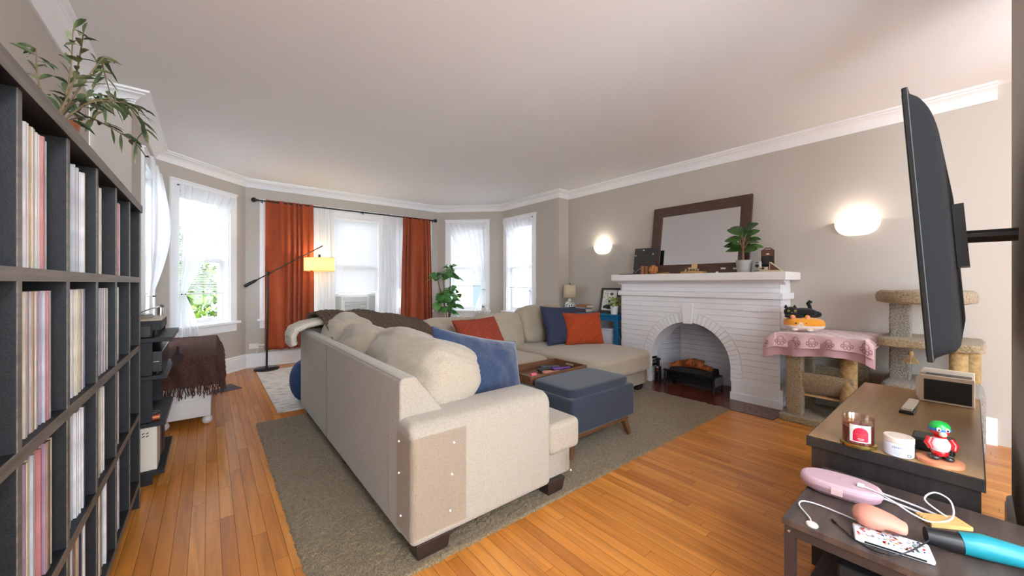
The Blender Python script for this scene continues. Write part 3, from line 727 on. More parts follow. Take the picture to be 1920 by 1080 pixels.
flat([(-.10, .06), (.10, .06), (.10, .10), (.045, .115), (-.05, .115), (-.10, .095)]); flat([(-.09, .15), (-.095, .142), (0, .222), (.095, .15), (.09, .158), (0, .234)])
flat([(.022 * math.cos(t / 12 * 2 * PI) + .0, .168 + .022 * math.sin(t / 12 * 2 * PI)) for t in range(12)])
flat([(-.035, .055), (.04, .055), (.04, .12), (-.035, .12)])
for i in range(16):
    a = rng.uniform(-.1, -.02); z = rng.uniform(.20, .32); L_ = rng.uniform(.012, .024); th = rng.random() * 6
    flat([(a, z), (a + L_ * math.cos(th + .5) * .6, z + L_ * math.sin(th + .5) * .6), (a + L_ * math.cos(th), z + L_ * math.sin(th)), (a + L_ * math.cos(th - .5) * .6, z + L_ * math.sin(th - .5) * .6)])
flat([(.03 + .03 * math.cos(t / 10 * 2 * PI), .275 + .022 * math.sin(t / 10 * 2 * PI)) for t in range(10)])
mb.build('print_drawing', ink, Fp, smooth=0)
# plant in a white pot
P1 = thing('potted_plant', 'small bushy light green plant in a white pot on the blue table', 'plant', (4.34, 3.11, .791))
mb = MB(); mb.lathe([(0, 0), (.044, 0), (.055, .10), (.058, .115), (.05, .115), (.046, .09), (0, .09)], 24); mb.build('pot', mat('pot_white', (232, 234, 238), .3), P1, smooth=50)
mb = MB(); r2 = random.Random(5)
for i in range(90):
    a = r2.random() * 6.28; el = r2.uniform(-.3, 1.3); rr = r2.uniform(.02, .085)
    d = Vector((math.cos(a) * math.cos(el), math.sin(a) * math.cos(el), math.sin(el)))
    leaf(mb, Vector((0, 0, .15)) + d * rr, d + Vector((0, 0, .1)), .05, .034, .5, n=3)
mb.build('leaves', mat('lime_leaf', (128, 156, 62), .5, var=(30, (196, 204, 110))), P1, smooth=60)
mb = MB()
for i in range(6): a = i; mb.tube([(0, 0, .09), (.02 * math.cos(a), .02 * math.sin(a), .16)], .003, 5)
mb.build('stem', mat('plant_stem', (110, 120, 60), .6), P1)

# ------------------------------------------------------------------ things on the mantel shelf
MZ = 1.3305
o = thing('picture_frame', 'black picture frame seen from the back, at the left end of the mantel', 'picture frame', (4.33, 2.66, MZ))
o.rotation_euler = (Matrix.Rotation(R(9), 3, 'Y') @ Matrix.Rotation(R(-86), 3, 'Z')).to_euler()
mb = MB(); mb.box(-.145, .145, -.004, .012, 0, .345); mb.build('backing_board', mat('backing_black', (58, 54, 52), .7), o, smooth=0, bevel=.002)
mb = MB(); mb.box(-.15, .15, .0121, .02, 0, .35); mb.build('frame', mat('frame_black', (30, 29, 30), .4), o, smooth=0, bevel=.002)
cl = mat('clip_metal', (196, 192, 186), .4)
for x_, z_ in ((-.125, .25), (-.14, .05), (.11, .265), (-.02, .32), (-.03, .02)):
    mb = MB(); mb.box(x_ - .009, x_ + .009, -.008, -.004, z_ - .007, z_ + .007); mb.build('clip', cl, o, smooth=0)
mb = MB(); mb.tube([(-.115, -.010, .02), (-.01, -.010, .105)], .0022, 6); mb.build('cord', mat('cord_cream', (206, 190, 160), .7), o)
mb = MB(); mb.box(4.22, 4.26, 2.55, 2.95, MZ, MZ + .012); setp(mb.build('tray_strip', mat('frame_black', (30, 29, 30), .4), smooth=0, bevel=.002), 'thin flat black frame lying at the left end of the mantel', 'picture frame')
wb_ = mat('oak_brown', (150, 92, 56), .5, var=(20, (118, 68, 40), (1, 1, .15)), bump=(50, .4, .002, (1, 1, .2)))
for y_, lab, r_, hh in ((2.60, 'taller brown wooden cylinder in front of the black frame', .026, .105), (2.545, 'shorter brown wooden cylinder beside the knobby wooden ball', .024, .10)):
    o = thing('wood_cylinder', lab, 'ornament', (4.22, y_, MZ)); mb = MB(); mb.lathe([(0, 0), (r_, 0), (r_, hh - .004), (r_ - .004, hh), (0, hh)], 14); mb.build('turned_block', wb_, o, smooth=40)
o = thing('wooden_puzzle_ball', 'knobby honey coloured wooden ball on the mantel, left of the yellow pencil', 'ornament', (4.22, 2.455, MZ))
mb = MB(); rr = .037
for la, n_, off in ((-50, 6, 0), (-8, 7, .4), (34, 6, 0), (75, 2, 0)):
    for i in range(n_):
        a = 2 * PI * i / n_ + off; mb.ball((rr * math.cos(R(la)) * math.cos(a), rr * math.cos(R(la)) * math.sin(a), .055 + rr * math.sin(R(la))), .021, n=12, m=8)
mb.build('carved_ball', mat('honey_wood', (176, 112, 56), .4, bump=(60, .3, .002)), o, smooth=60)
o = thing('pencil', 'yellow and white pencil lying on the mantel beside the wooden ball', 'pencil', (4.19, 2.33, MZ), 0)
mb = MB(); mb.cyl((0, .06, .006), (.01, -.08, .014), .0045, n=6); mb.build('shaft', mat('pencil_yellow', (214, 170, 50), .4), o)
mb = MB(); mb.cyl((.01, -.08, .014), (.0112, -.097, .015), .0045, .0008, n=6); mb.build('tip', mat('pencil_tip', (200, 160, 110), .6), o)
o = mb = MB(); mb.box(4.17, 4.24, 2.20, 2.40, MZ, MZ + .004); setp(mb.build('postcard', mat('card', (196, 180, 160), .6), smooth=0), 'flat tan card lying on the mantel under the pencil', 'card')
o = thing('wooden_tray', 'small light wooden board on the mantel holding the glass votives', 'tray', (4.25, 1.985, MZ))
mb = MB(); mb.box(-.05, .05, -.125, .125, 0, .022); mb.build('tray_board', mat('pine', (198, 150, 90), .5, var=(12, (176, 124, 66), (1, .2, 1))), o, smooth=0, bevel=.003)
gl = bpy.data.materials.new('votive_glass'); gl.use_nodes = True; mixglass(gl, .18, (.88, .86, .84))
for y_, lab in ((2.065, 'small clear glass votive at the left end of the wooden board'), (1.93, 'small clear glass votive at the right of the wooden board')):
    o = thing('votive_glass', lab, 'candle holder', (4.235, y_, MZ + .0225)); mb = MB(); mb.lathe([(0, 0), (.016, 0), (.02, .03), (.018, .03), (.0145, .003), (0, .003)], 16); mb.build('glass_cup', gl, o, smooth=50)
    mb = MB(); mb.lathe([(0, .0035), (.014, .0035), (.015, .014), (0, .014)], 12); mb.build('wax', mat('wax_pink', (220, 200, 190), .4), o, smooth=40)
o = thing('wooden_block_ornament', 'stepped light wooden block ornament standing on the wooden board', 'ornament', (4.26, 2.0, MZ + .0225))
mb = MB(); mb.box(-.012, .012, -.045, .045, 0, .045); mb.box(-.012, .012, -.05, .005, .045, .085); mb.build('block', mat('birch', (206, 176, 126), .5), o, smooth=0, bevel=.002)
mb = MB()
for i in range(10): leaf(mb, (-.018, -.01 + .006 * i - .02, .004), (rng.uniform(-.4, .4), rng.uniform(-.6, .6), 1), .03, .01, 0, n=2)
mb.build('greenery', mat('dark_green', (62, 76, 44), .6), o)
for y_, z_, lab in ((1.735, .045, 'left small white paper tag stuck to the mirror frame bottom'), (1.61, .04, 'right small white paper tag stuck to the mirror frame bottom')):
    mb = MB(); mb.box(-.002, 0, -.025, .025, 0, .018); o = mb.build('paper_tag', mat('paper_white', (224, 218, 210), .6), None, (4.45 + .15 * z_ - .041, y_, MZ + z_), (0, R(8.6), 0), smooth=0); setp(o, lab, 'tag')
o = thing('eyeglasses_case', 'small dark folded gadget lying on the mantel under the paper tags', 'gadget', (4.22, 1.74, MZ))
mb = MB(); mb.box(-.03, .03, -.04, .05, 0, .012); mb.build('case', mat('gadget_dark', (44, 42, 56), .4), o, smooth=0, bevel=.004)
mb = MB(); mb.box(-.033, -.028, -.045, -.02, 0, .014); mb.build('strap', MATS['paper_white'], o, smooth=0)
# rubber plant
P2 = thing('potted_rubber_plant', 'rubber plant with glossy broad leaves in a grey pot on the mantel, before the mirror', 'plant', (4.27, 1.475, MZ))
mb = MB(); mb.lathe([(0, 0), (.062, 0), (.066, .016), (.062, .018), (.064, .02), (.078, .125), (.072, .125), (.062, .11), (0, .11)], 32); mb.build('pot', mat('pot_grey', (176, 174, 170), .6), P2, smooth=40)
mb = MB(); mb.tube([(0, .01, .11), (.004, .012, .20), (0, .01, .25)], [.012, .010, .008], 8)
tips = []
for (dx, dy, h_) in ((-.02, .03, .34), (0, -.02, .40), (.0, .01, .43), (-.01, -.05, .33)): mb.tube([(0, .01, .24), (dx * .6, dy * .6 + .01, h_ * .85), (dx, dy, h_)], [.006, .005, .003], 6)
mb.build('stem', mat('bark_brown', (134, 98, 76), .8), P2, smooth=60)
mb = MB()
LV = [(.13, .30, .17), (.10, .34, 2.9), (.02, .40, .5), (.05, .42, 2.6), (.09, .27, 3.4), (.10, .25, -.1), (.05, .36, 5.2), (.06, .33, 4.2), (.08, .30, 1.4), (.04, .38, 1.9), (.07, .24, 2.6), (.05, .44, -.4), (.08, .38, 3.6), (.07, .36, .0), (.03, .31, 5.8), (.05, .44, 3.0)]
for i, (r_, h_, th) in enumerate(LV):
    d = Vector((math.cos(th + PI / 2) * .9, math.sin(th + PI / 2), .25 + .5 * (h_ > .37)))
    leaf(mb, Vector((0, .01, h_ - .03)) + d.normalized() * .02, d, .165, .095, .22, shape=.9, n=8, fold=.12, up=(-.75 + .5 * ((i * 37) % 10) / 10, -.35 + .4 * ((i * 53) % 10) / 10, .55))
mb.build('leaves', mat('rubber_leaf', (66, 112, 38), .3, var=(7, (30, 56, 26), None, .4, .6), spec=.6), P2, smooth=60)
# vintage cameras
silver = mat('camera_silver', (176, 172, 166), .3, metal=.4); leath = mat('camera_leather', (96, 60, 40), .6, bump=(90, .4, .002)); chrome = mat('chrome', (205, 200, 192), .2, metal=.9)
o = thing('vintage_camera', 'small silver box camera standing right of the grey plant pot', 'camera', (4.24, 1.345, MZ), R(8))
mb = MB(); mb.soft(-.028, .028, -.036, .036, .012, .11, 8, 5); mb.build('camera_body', silver, o, smooth=60)
mb = MB(); mb.cyl((-.028, 0, .062), (-.042, 0, .062), .017, .014, 18); mb.cyl((-.0421, 0, .062), (-.0425, 0, .062), .010, n=14); mb.build('lens', blackm, o)
mb = MB(); mb.box(-.031, -.026, -.012, .012, .088, .098); mb.build('viewfinder', blackm, o, smooth=0)
for y_ in (-.03, .03):
    mb = MB(); mb.tube([(-.01, y_, .02), (-.016, y_ * 1.25, .0035), (-.03, y_ * 1.25, .0035)], .0035, 6); mb.build('stand_foot', chrome, o)
o = thing('folding_camera', 'tall brown leather folding camera with black bellows standing at the back of the mantel', 'camera', (4.36, 1.29, MZ), R(10))
mb = MB(); mb.box(-.03, .0, -.058, .058, .0, .225); mb.build('camera_back', leath, o, smooth=0, bevel=.012)
mb = MB()
for i in range(7): e = i * .005; mb.box(-.04 - i * .010, -.03 - i * .010, -.046 + e, .046 - e, .06 + e * .3, .16 - e)
mb.build('bellows', blackm, o, smooth=0)
mb = MB(); mb.box(-.034, -.029, -.06, -.055, .0, .225); mb.box(-.034, -.029, .055, .06, .0, .225); mb.build('chrome_edge', chrome, o, smooth=0)
mb = MB(); mb.box(-.033, -.0305, -.012, .012, .175, .187); mb.build('nameplate', MATS['paper_white'], o, smooth=0)
mb = MB(); mb.tube([(-.015, -.04, .222), (-.015, -.02, .24), (-.015, .02, .24), (-.015, .04, .222)], .006, 8); mb.build('handle', leath, o)
mb = MB(); mb.prism([(-.13, .012), (-.03, .045), (-.03, .058), (-.13, .024)], 1, -.05, .05); mb.build('front_door', mat('cream_metal', (214, 198, 168), .3, metal=.4), o, smooth=0, bevel=.002)
o = thing('instant_camera', 'low cream and brown folding instant camera at the right front of the mantel', 'camera', (4.24, 1.235, MZ), R(6))
mb = MB(); mb.box(-.045, .045, -.10, .085, 0, .016); mb.build('camera_base', MATS['cream_metal'], o, smooth=0, bevel=.003)
mb = MB(); mb.prism([(-.08, .017), (.0, .09), (.01, .017)], 0, -.035, .035); mb.build('camera_hood', leath, o, smooth=0, bevel=.001)
mb = MB(); mb.prism([(-.087, .017), (-.080, .017), (.0015, .090), (.0, .097)], 0, -.038, .038); mb.prism([(.0, .017), (.006, .017), (.003, .092), (-.003, .09)], 0, -.038, .038); mb.build('hood_trim', MATS['cream_metal'], o, smooth=0)
mb = MB(); mb.box(-.05, -.01, .015, .09, .016, .048); mb.build('front_housing', MATS['cream_metal'], o, smooth=0, bevel=.003)
mb = MB(); mb.cyl((-.05, .052, .033), (-.058, .052, .033), .011, n=16); mb.cyl((-.05, .076, .033), (-.054, .076, .033), .005, n=10); mb.build('lens', blackm, o)
lf = thing('added_ceiling_light', 'round opal ceiling lamp added behind the camera to light the room', 'added light', (.2, -1.3, 2.60))  # unseen lamp body added along with the fill lamp
mb = MB(); mb.lathe([(0, -.0), (.17, .0), (.19, .06), (.19, .109), (0, .109)], 30); mb.build('opal_glass', mat('opal_lit', (255, 252, 245), .4, emit=((255, 250, 240), 2)), lf, smooth=50)
# ------------------------------------------------------------------ blinds, curtains, window unit
def inwall(nm, name, label, cat, s, d, z):
    "thing on a wall: local x along the wall, local -y into the room"
    o = link(name, None); o.matrix_world = FR[nm] @ Matrix.Translation((s, -d, z)); return setp(o, label, cat)
POS = {'bay_left': 'hidden side window nearest the record player', 'bay_left_angle': 'left angled window with the green garden view', 'bay_right_angle': 'angled window beside the tall plant', 'bay_right': 'narrow side window nearest the blue table'}
def blind(nm, hh, zrail, tilt, lab):
    s0, s1, z0, z1 = hh; w2 = (s1 - s0) / 2 - .018; H = z1 - .018
    o = inwall(nm, 'window_blind', lab, 'blind', (s0 + s1) / 2, 0, zrail)
    top = H - zrail
    mb = MB(); mb.box(-w2, w2, .035, .065, top - .03, top); mb.build('headrail', trimm, o, smooth=0)
    mb = MB(); z = top - .045; c, s_ = math.cos(R(tilt)) * .0125, math.sin(R(tilt)) * .0125
    while z > .03:
        mb.add([(-w2, .05 - c, z - s_), (w2, .05 - c, z - s_), (w2, .05 + c, z + s_), (-w2, .05 + c, z + s_)], [(0, 1, 2, 3)]); z -= .0215
    mb.build('slats', blindm, o, smooth=0)
    mb = MB(); mb.box(-w2, w2, .035, .065, -.0, .02); mb.build('bottom_rail', trimm, o, smooth=0, bevel=.003)
    mb = MB(); mb.cyl((-w2 + .05, .033, top - .03), (-w2 + .05, .033, top - .55), .003, n=6); mb.build('tilt_wand', trimm, o)
    for x in (-w2 * .6, w2 * .6): mb = MB(); mb.cyl((x, .036, .01), (x, .036, top - .02), .001, n=4); mb.build('ladder_cord', trimm, o)
blind('bay_left', HOLES['bay_left'][0], 1.10, 28, 'white slatted blind in the side window nearest the record player')
blind('bay_left_angle', HOLES['bay_left_angle'][0], 1.08, 24, 'white slatted blind half down before the green garden view')
blind('front', HOLES['front'][0], 1.08, 50, 'white slatted blind behind the left rust curtain')
blind('front', HOLES['front'][1], 1.045, 68, 'wide closed white slatted blind above the window air conditioner')
blind('front', HOLES['front'][2], 1.08, 50, 'white slatted blind behind the right sheer and rust curtain')
blind('bay_right_angle', HOLES['bay_right_angle'][0], 1.16, 30, 'white slatted blind half down in the window beside the tall plant')
blind('bay_right', HOLES['bay_right'][0], 1.13, 30, 'white slatted blind in the narrow window nearest the blue table')
# tied sheers
rodm = mat('dark_rod', (34, 30, 32), .35, metal=.4)
def sheer(nm, sf, sn, ztie, zbot, lab, belly=.0):
    "sf: free edge position at the top, sn: hung edge / tie side"
    sg = 1 if sf > sn else -1; zt = 2.385; dd = .055
    o = inwall(nm, 'sheer_curtain', lab, 'curtain', (sf + sn) / 2, 0, zbot)
    off = -(sf + sn) / 2; tb = (zt - ztie) / (zt - zbot)
    def fn(a, b):
        # a: 0 hung edge -> 1 free edge
        if b < tb:
            t = b / tb; far = sf + (sn + sg * .055 - sf) * (t ** 1.12); near = sn + sg * .0
            amp = .012 * (1 - t) + .006; 
        else:
            t = (b - tb) / (1 - tb); far = sn + sg * (.055 + .17 * math.sin(t * PI / 2)); near = sn - sg * .02 * t; amp = .006 + .014 * t
        x = near + (far - near) * a; z = zt + (zbot - zt) * b
        if b < tb: z -= .02 * math.sin(PI * a) * (b / tb)
        y = -dd - amp * math.sin(a * 46 + b * 2) - .4 * amp * math.sin(a * 17 + b * 5) - belly * math.sin(PI * min(1, b / tb)) * (.3 + .7 * a)
        return (x + off, y, z - zbot)
    mb = MB(); mb.grid(fn, 96, 40); mb.build('voile', sheerm, o, smooth=80)
    mb = MB(); a, b = sorted((sf + off, sn + off)); mb.cyl((a - .01, -.05, zt - zbot - .012), (b + .01, -.05, zt - zbot - .012), .005, n=8); mb.build('rod', whitem, o)
    for x in (a - .0, b + .0): mb = MB(); mb.cyl((x, -.022, zt - zbot - .012), (x, -.052, zt - zbot - .012), .008, n=10); mb.build('rod_hook', rodm, o)
    mb = MB(); xt = sn + off + sg * .028; zz = ztie - zbot
    mb.tube([(xt + .036 * math.cos(i / 12 * 2 * PI), -dd + .024 * math.sin(i / 12 * 2 * PI), zz) for i in range(12)], .006, 6, closed=True); mb.build('tie_band', sheerm, o, smooth=60)
    mb = MB(); mb.ball((xt - .03, -dd - .02, zz), .008, n=8, m=6); mb.ball((xt + .01, -dd - .026, zz), .008, n=8, m=6); mb.build('tie_pin', rodm, o)
sheer('bay_left', 1.43, .60, 1.10, .62, 'white sheer curtain on the side wall above the record player', .10)
sheer('bay_left_angle', 1.02, .24, 1.09, .56, 'white sheer curtain tied to the left over the garden window')
sheer('bay_right_angle', .17, .95, 1.10, .60, 'white sheer curtain tied to the right in the window beside the tall plant')
sheer('bay_right', .05, .87, 1.09, .60, 'white sheer curtain tied back in the narrow window nearest the blue table')
# front rod with panels
o = inwall('front', 'curtain_rod', 'long black curtain rod with ball finials above the front windows', 'curtain rod', 1.52, .125, 2.41)
mb = MB(); mb.cyl((-1.40, 0, 0), (1.40, 0, 0), .011, n=12); mb.build('rod', rodm, o)
for x in (-1.43, 1.43): mb = MB(); mb.ball((x, 0, 0), .034, n=14, m=10); mb.cyl((x * .985, 0, 0), (x * .965, 0, 0), .018, .013, n=12); mb.build('finial', rodm, o, smooth=60)
for x in (-1.33, .08, 1.36): mb = MB(); mb.box(x - .006, x + .006, -.008, .103, -.008, .006); mb.box(x - .006, x + .006, -.010, -.0, -.04, .012); mb.build('bracket', rodm, o, smooth=0)
rustv = mat('rust_velvet', (166, 74, 34), .9, sheen=.1, bump=(8, .4, .01, (3, 3, .3)), var=(2.2, (146, 62, 28), (3, 3, .4), .4, .6))
def panel(name, x0, x1, z0, zt, d, nf, amp, m, lab, seed=0, cat='curtain', flare=.0):
    o = inwall('front', name, lab, cat, (x0 + x1) / 2 - .405, d, z0); w2 = (x1 - x0) / 2; H = zt - z0
    def fn(a, b):
        ph = (a + .10 * math.sin(a * 7 + seed) + .05 * nz(a * 4, seed)) * nf * 2 * PI; t = b
        k = amp * (.55 + .45 * t); q = ph + .9 * nz(a * 3 + seed, b * 1.2)
        x = -w2 + 2 * w2 * a + .25 * amp * math.cos(q) + (a - .5) * flare * t
        y = (-k * (1.2 - 2.0 * abs(math.cos(q / 2)) ** 2.2 if m is rustv else math.sin(q)) - .3 * k * math.sin(q * .5 + seed)) + .01 * nz(a * 8, b * 3, seed)
        if b < .03: y *= .6
        return (x, y, H * (1 - b))
    mb = MB(); mb.grid(fn, int(nf * 26), 40); mb.build('curtain_cloth', m, o, smooth=80, solid=.002 if m is rustv else 0); return o
panel('velvet_curtain', .640, 1.262, .245, 2.432, .125, 6.4, .034, rustv, 'left rust orange velvet curtain behind the arc floor lamp', 2, flare=.02)
panel('velvet_curtain', 2.71, 3.245, .245, 2.425, .125, 6.0, .032, rustv, 'right rust orange velvet curtain beside the tall green plant', 6, flare=.10)
panel('sheer_curtain', 1.262, 1.565, .30, 2.42, .105, 6, .016, sheerm, 'white sheer panel right of the left rust curtain', 3, flare=.06)
panel('sheer_curtain', 2.36, 2.71, .30, 2.42, .105, 6, .016, sheerm, 'white sheer panel left of the right rust curtain', 9)
# window air conditioner
acm = mat('ac_white', (232, 232, 230), .4)
o = inwall('front', 'window_air_conditioner', 'white window air conditioner below the wide blind', 'air conditioner', 1.50, 0, .702)
mb = MB(); mb.box(-.225, .225, -.06, .30, .015, .30); mb.build('ac_body', acm, o, smooth=0, bevel=.008)
mb = MB(); mb.box(-.165, .185, -.072, -.06, .03, .215); mb.build('grille_recess', mat('ac_grey', (150, 152, 156), .5), o, smooth=0)
mb = MB()
for i in range(9): mb.box(-.165, .185, -.088, -.070, .035 + i * .0205, .046 + i * .0205)
mb.build('louvres', acm, o, smooth=0)
mb = MB(); mb.box(-.20, .20, -.068, -.060, .235, .285); mb.build('control_panel', mat('ac_panel', (214, 216, 220), .3), o, smooth=0)
for a, b in ((-.36, -.228), (.228, .36)):
    mb = MB(); n = 9
    for i in range(n): x = a + (b - a) * i / n; mb.prism([(x, .02), (x + (b - a) / n / 2, .04), (x + (b - a) / n, .02), (x + (b - a) / n, .03), (x + (b - a) / n / 2, .05), (x, .03)], 2, .016, .34)
    mb.build('side_panel', acm, o, smooth=0)
mb = MB(); mb.box(-.36, .36, .02, .05, .30, .325); mb.build('top_rail', acm, o, smooth=0)
# arc floor lamp
FL = thing('arc_floor_lamp', 'black cantilever floor lamp with warm lit drum shade before the left rust curtain', 'lamp', (.63, 6.26, .006))
mb = wb(FL); mb.lathe([(0, 0), (.15, 0), (.153, .006), (.153, .018), (.146, .026), (0, .028)], 44, (.63, 6.26, .006)); mb.build('lamp_base', rodm, FL, smooth=50)
mb = wb(FL); mb.cyl((.63, 6.26, .03), (.645, 6.25, 1.345), .0125, .0115, 14); mb.cyl((.63, 6.26, .03), (.63, 6.26, .06), .02, .016, 14); mb.build('pole', rodm, FL)
mb = wb(FL); mb.ball((.645, 6.243, 1.36), .024, .02, .028, 12, 8); mb.build('pivot', rodm, FL)
A0, A1 = Vector((.385, 6.235, 1.185)), Vector((1.345, 6.235, 1.79))
mb = wb(FL); mb.cyl(A0, A1, .008, n=10); mb.build('arm', rodm, FL)
d = (A1 - A0).normalized(); mb = wb(FL); mb.tube([A0 - d * .02, A0, A0 + d * .12, A0 + d * .16], [.018, .024, .02, .009], 14); mb.build('counterweight', rodm, FL)
sx = 1.30
mb = wb(FL); mb.cyl((sx, 6.235, 1.76), (sx, 6.235, 1.64), .003, n=6); mb.cyl((sx, 6.235, 1.655), (sx, 6.235, 1.615), .018, n=12); mb.build('hanging_rod', rodm, FL)
shm = cloth_mat('warm_linen_shade', (246, 226, 170), 0, .45); 
_n = shm.node_tree; em = _n.nodes.new('ShaderNodeEmission'); em.inputs[0].default_value = (*lin((255, 224, 140)), 1); em.inputs[1].default_value = .26
adn = _n.nodes.new('ShaderNodeAddShader'); outn = [x for x in _n.nodes if x.type == 'OUTPUT_MATERIAL'][0]; src = outn.inputs[0].links[0].from_socket
_n.links.new(src, adn.inputs[0]); _n.links.new(em.outputs[0], adn.inputs[1]); _n.links.new(adn.outputs[0], outn.inputs[0])
mb = wb(FL); mb.lathe([(.208, 1.405), (.208, 1.60)], 48, (sx, 6.235, 0)); mb.build('drum_shade', shm, FL, smooth=60, solid=.002)
mb = wb(FL); mb.lathe([(.2, 1.415), (.0, 1.415)], 40, (sx, 6.235, 0)); mb.build('diffuser', shm, FL, smooth=60)
mb = wb(FL)
for z in (1.405, 1.60): mb.tube([(sx + .209 * math.cos(i / 40 * 2 * PI), 6.235 + .209 * math.sin(i / 40 * 2 * PI), z) for i in range(40)], .003, 6, closed=True)
mb.build('shade_rim', mat('shade_trim', (180, 160, 110), .6), FL)
point('floor_lamp_bulb', (sx, 6.235, 1.52), 3, (1, .84, .58), .04)
# outlet, plugs and cords on the wall
o = inwall('front', 'wall_outlet', 'ivory wall outlet with plugs low on the wall left of the lamp', 'outlet', .10, 0, .27)
iv = mat('ivory_plastic', (232, 226, 212), .4)
mb = MB(); mb.box(-.058, .058, -.006, 0, -.0, .075); mb.build('outlet_plate', iv, o, smooth=0, bevel=.002)
mb = MB(); mb.box(.045, .14, -.036, -.006, .03, .062); mb.build('plug', iv, o, smooth=0, bevel=.004)
mb = MB(); mb.box(.05, .115, -.03, -.006, .004, .024); mb.build('plug', iv, o, smooth=0, bevel=.004)
mb = MB(); P = [(.56, 6.535, .28), (.53, 6.52, .20), (.50, 6.50, .10), (.50, 6.42, .012), (.56, 6.40, .01), (.60, 6.36, .05), (.57, 6.30, .05)]
def smooth_pts(P, n=8):
    P = [Vector(p) for p in P]; out = []
    for i in range(len(P) - 1):
        a, b, c, d = P[max(0, i - 1)], P[i], P[i + 1], P[min(len(P) - 1, i + 2)]
        for k in range(n):
            t = k / n; out.append(.5 * ((2 * b) + (c - a) * t + (2 * a - 5 * b + 4 * c - d) * t * t + (3 * b - a - 3 * c + d) * t ** 3))
    return out + [P[-1]]
mb.tube(smooth_pts(P), .003, 6); setp(mb.build('white_cord', whitem), 'thin white cord hanging from the outlet to the lamp base', 'cord')
mb = MB(); P = [(.66, 6.53, .29), (.78, 6.52, .26), (.86, 6.52, .14), (.98, 6.50, .12), (1.02, 6.40, .03), (1.08, 6.34, .014), (1.2, 6.40, .014)]
mb.tube(smooth_pts(P), .003, 6); setp(mb.build('white_cord', whitem), 'thin white cord trailing right from the outlet along the floor', 'cord')
# fiddle leaf plant
P3 = thing('fiddle_leaf_fig', 'tall fiddle leaf fig with big green leaves between the right rust curtain and the window', 'plant', (3.30, 5.88, .0))
mb = MB(); mb.lathe([(0, .0), (.12, .0), (.15, .28), (.155, .30), (.14, .30), (.13, .26), (0, .26)], 32); mb.build('planter', mat('blue_white_glaze', (84, 120, 160), .3, var=(20, (222, 228, 234), None, .45, .55)), P3, smooth=50)
mb = MB(); stems = [[(0, 0, .26), (.02, -.02, .7), (-.06, .02, 1.1), (-.10, .0, 1.44)], [(0, .02, .26), (.04, .02, .8), (.05, .0, 1.2), (.04, .0, 1.54)], [(0, 0, .26), (-.03, 0, .7), (-.18, -.03, 1.15), (-.24, -.05, 1.36)], [(0, 0, .3), (.08, 0, .8), (.20, 0, 1.02)]]
for st in stems: mb.tube(smooth_pts(st, 5), [.009] * (len(smooth_pts(st, 5)) - 6) + [.007] * 3 + [.004] * 3, 7)
mb.build('trunk', mat('fig_bark', (92, 76, 60), .8), P3, smooth=60)
mb = MB(); r3 = random.Random(21)
cen = [(.02, 0, .80), (.06, 0, .90), (-.12, 0, .98), (.17, 0, 1.02), (-.14, 0, .86), (.05, 0, 1.08), (-.06, 0, 1.40), (.05, 0, 1.48), (.08, 0, 1.32), (-.22, 0, 1.32), (-.10, 0, 1.02), (.0, 0, .72), (.12, 0, .80)]
for c_ in cen:
    for i in range(8):
        a = r3.random() * 6.28; el = r3.uniform(-.1, .9)
        dv = Vector((math.cos(a) * math.cos(el), math.sin(a) * math.cos(el) * .8, math.sin(el)))
        leaf(mb, Vector(c_) + dv * .015, dv, r3.uniform(.14, .21), r3.uniform(.10, .14), .5, shape=1.5, n=7, fold=.1, up=(r3.uniform(-.9, .2), r3.uniform(-1, 0), .6))
mb.build('leaves', mat('fig_leaf', (58, 112, 52), .35, var=(5, (104, 156, 84), None, .4, .65), spec=.5), P3, smooth=60)
# small white animal plush on the sill
o = inwall('bay_right_angle', 'plush_animal', 'small white fluffy animal plush with grey face on the window sill', 'plush toy', .905, .035, .70)
fur = mat('white_fur', (232, 230, 228), 1, bump=(120, .8, .004))
mb = MB(); mb.ball((.02, 0, .03), .06, .035, .045, 14, 10); mb.ball((0, -.01, .078), .030, .028, .028, 14, 10); mb.build('plush_body', fur, o, smooth=80)
mb = MB(); mb.ball((0, -.03, .072), .018, .014, .017, 12, 8); mb.build('muzzle', mat('grey_fur', (120, 116, 114), 1), o, smooth=80)
for x in (-.024, .024): mb = MB(); mb.ball((x, -.008, .102), .011, .008, .011, 10, 8); mb.build('ear', MATS['grey_fur'], o, smooth=80)
# ------------------------------------------------------------------ black cube shelf with records
bo = mat('black_oak', (27, 27, 30), .55, var=(5, (20, 20, 23), (8, .6, 8)), bump=(40, .25, .002, (6, .5, 6)), spec=.4)
edge = mat('black_edge_reflection', (112, 106, 98), .45, var=(8, (84, 80, 76), (8, .5, 8)), spec=.6)  # lighter tone paints a reflection along the black board edges
BS = thing('cube_bookcase', 'tall black cube bookcase full of records along the left wall', 'bookcase', (-.47, 1.86, 0))
Y0, Y1 = .85, 2.87; LV_ = [.15, .518, .886, 1.252]; PX = (-.668, -.292); PITCH = (Y1 - Y0 - .025) / 6
def eb(mb, x0, x1, y0, y1, z0, z1):
    mb.m = 0; mb.box(x0, x1 - .002, y0, y1, z0, z1); mb.m = 1; mb.box(x1 - .002, x1, y0, y1, z0, z1); mb.m = 0
mb = wb(BS); eb(mb, -.675, -.284, Y0 - .01, Y1 + .01, 1.605, 1.643); mb.build('top_board', [bo, edge], BS, smooth=0, bevel=.0015, seg=1)
for z in LV_:
    mb = wb(BS); eb(mb, *PX, Y0 + .025, Y1 - .025, z - .028, z); mb.build('shelf', [bo, edge], BS, smooth=0)
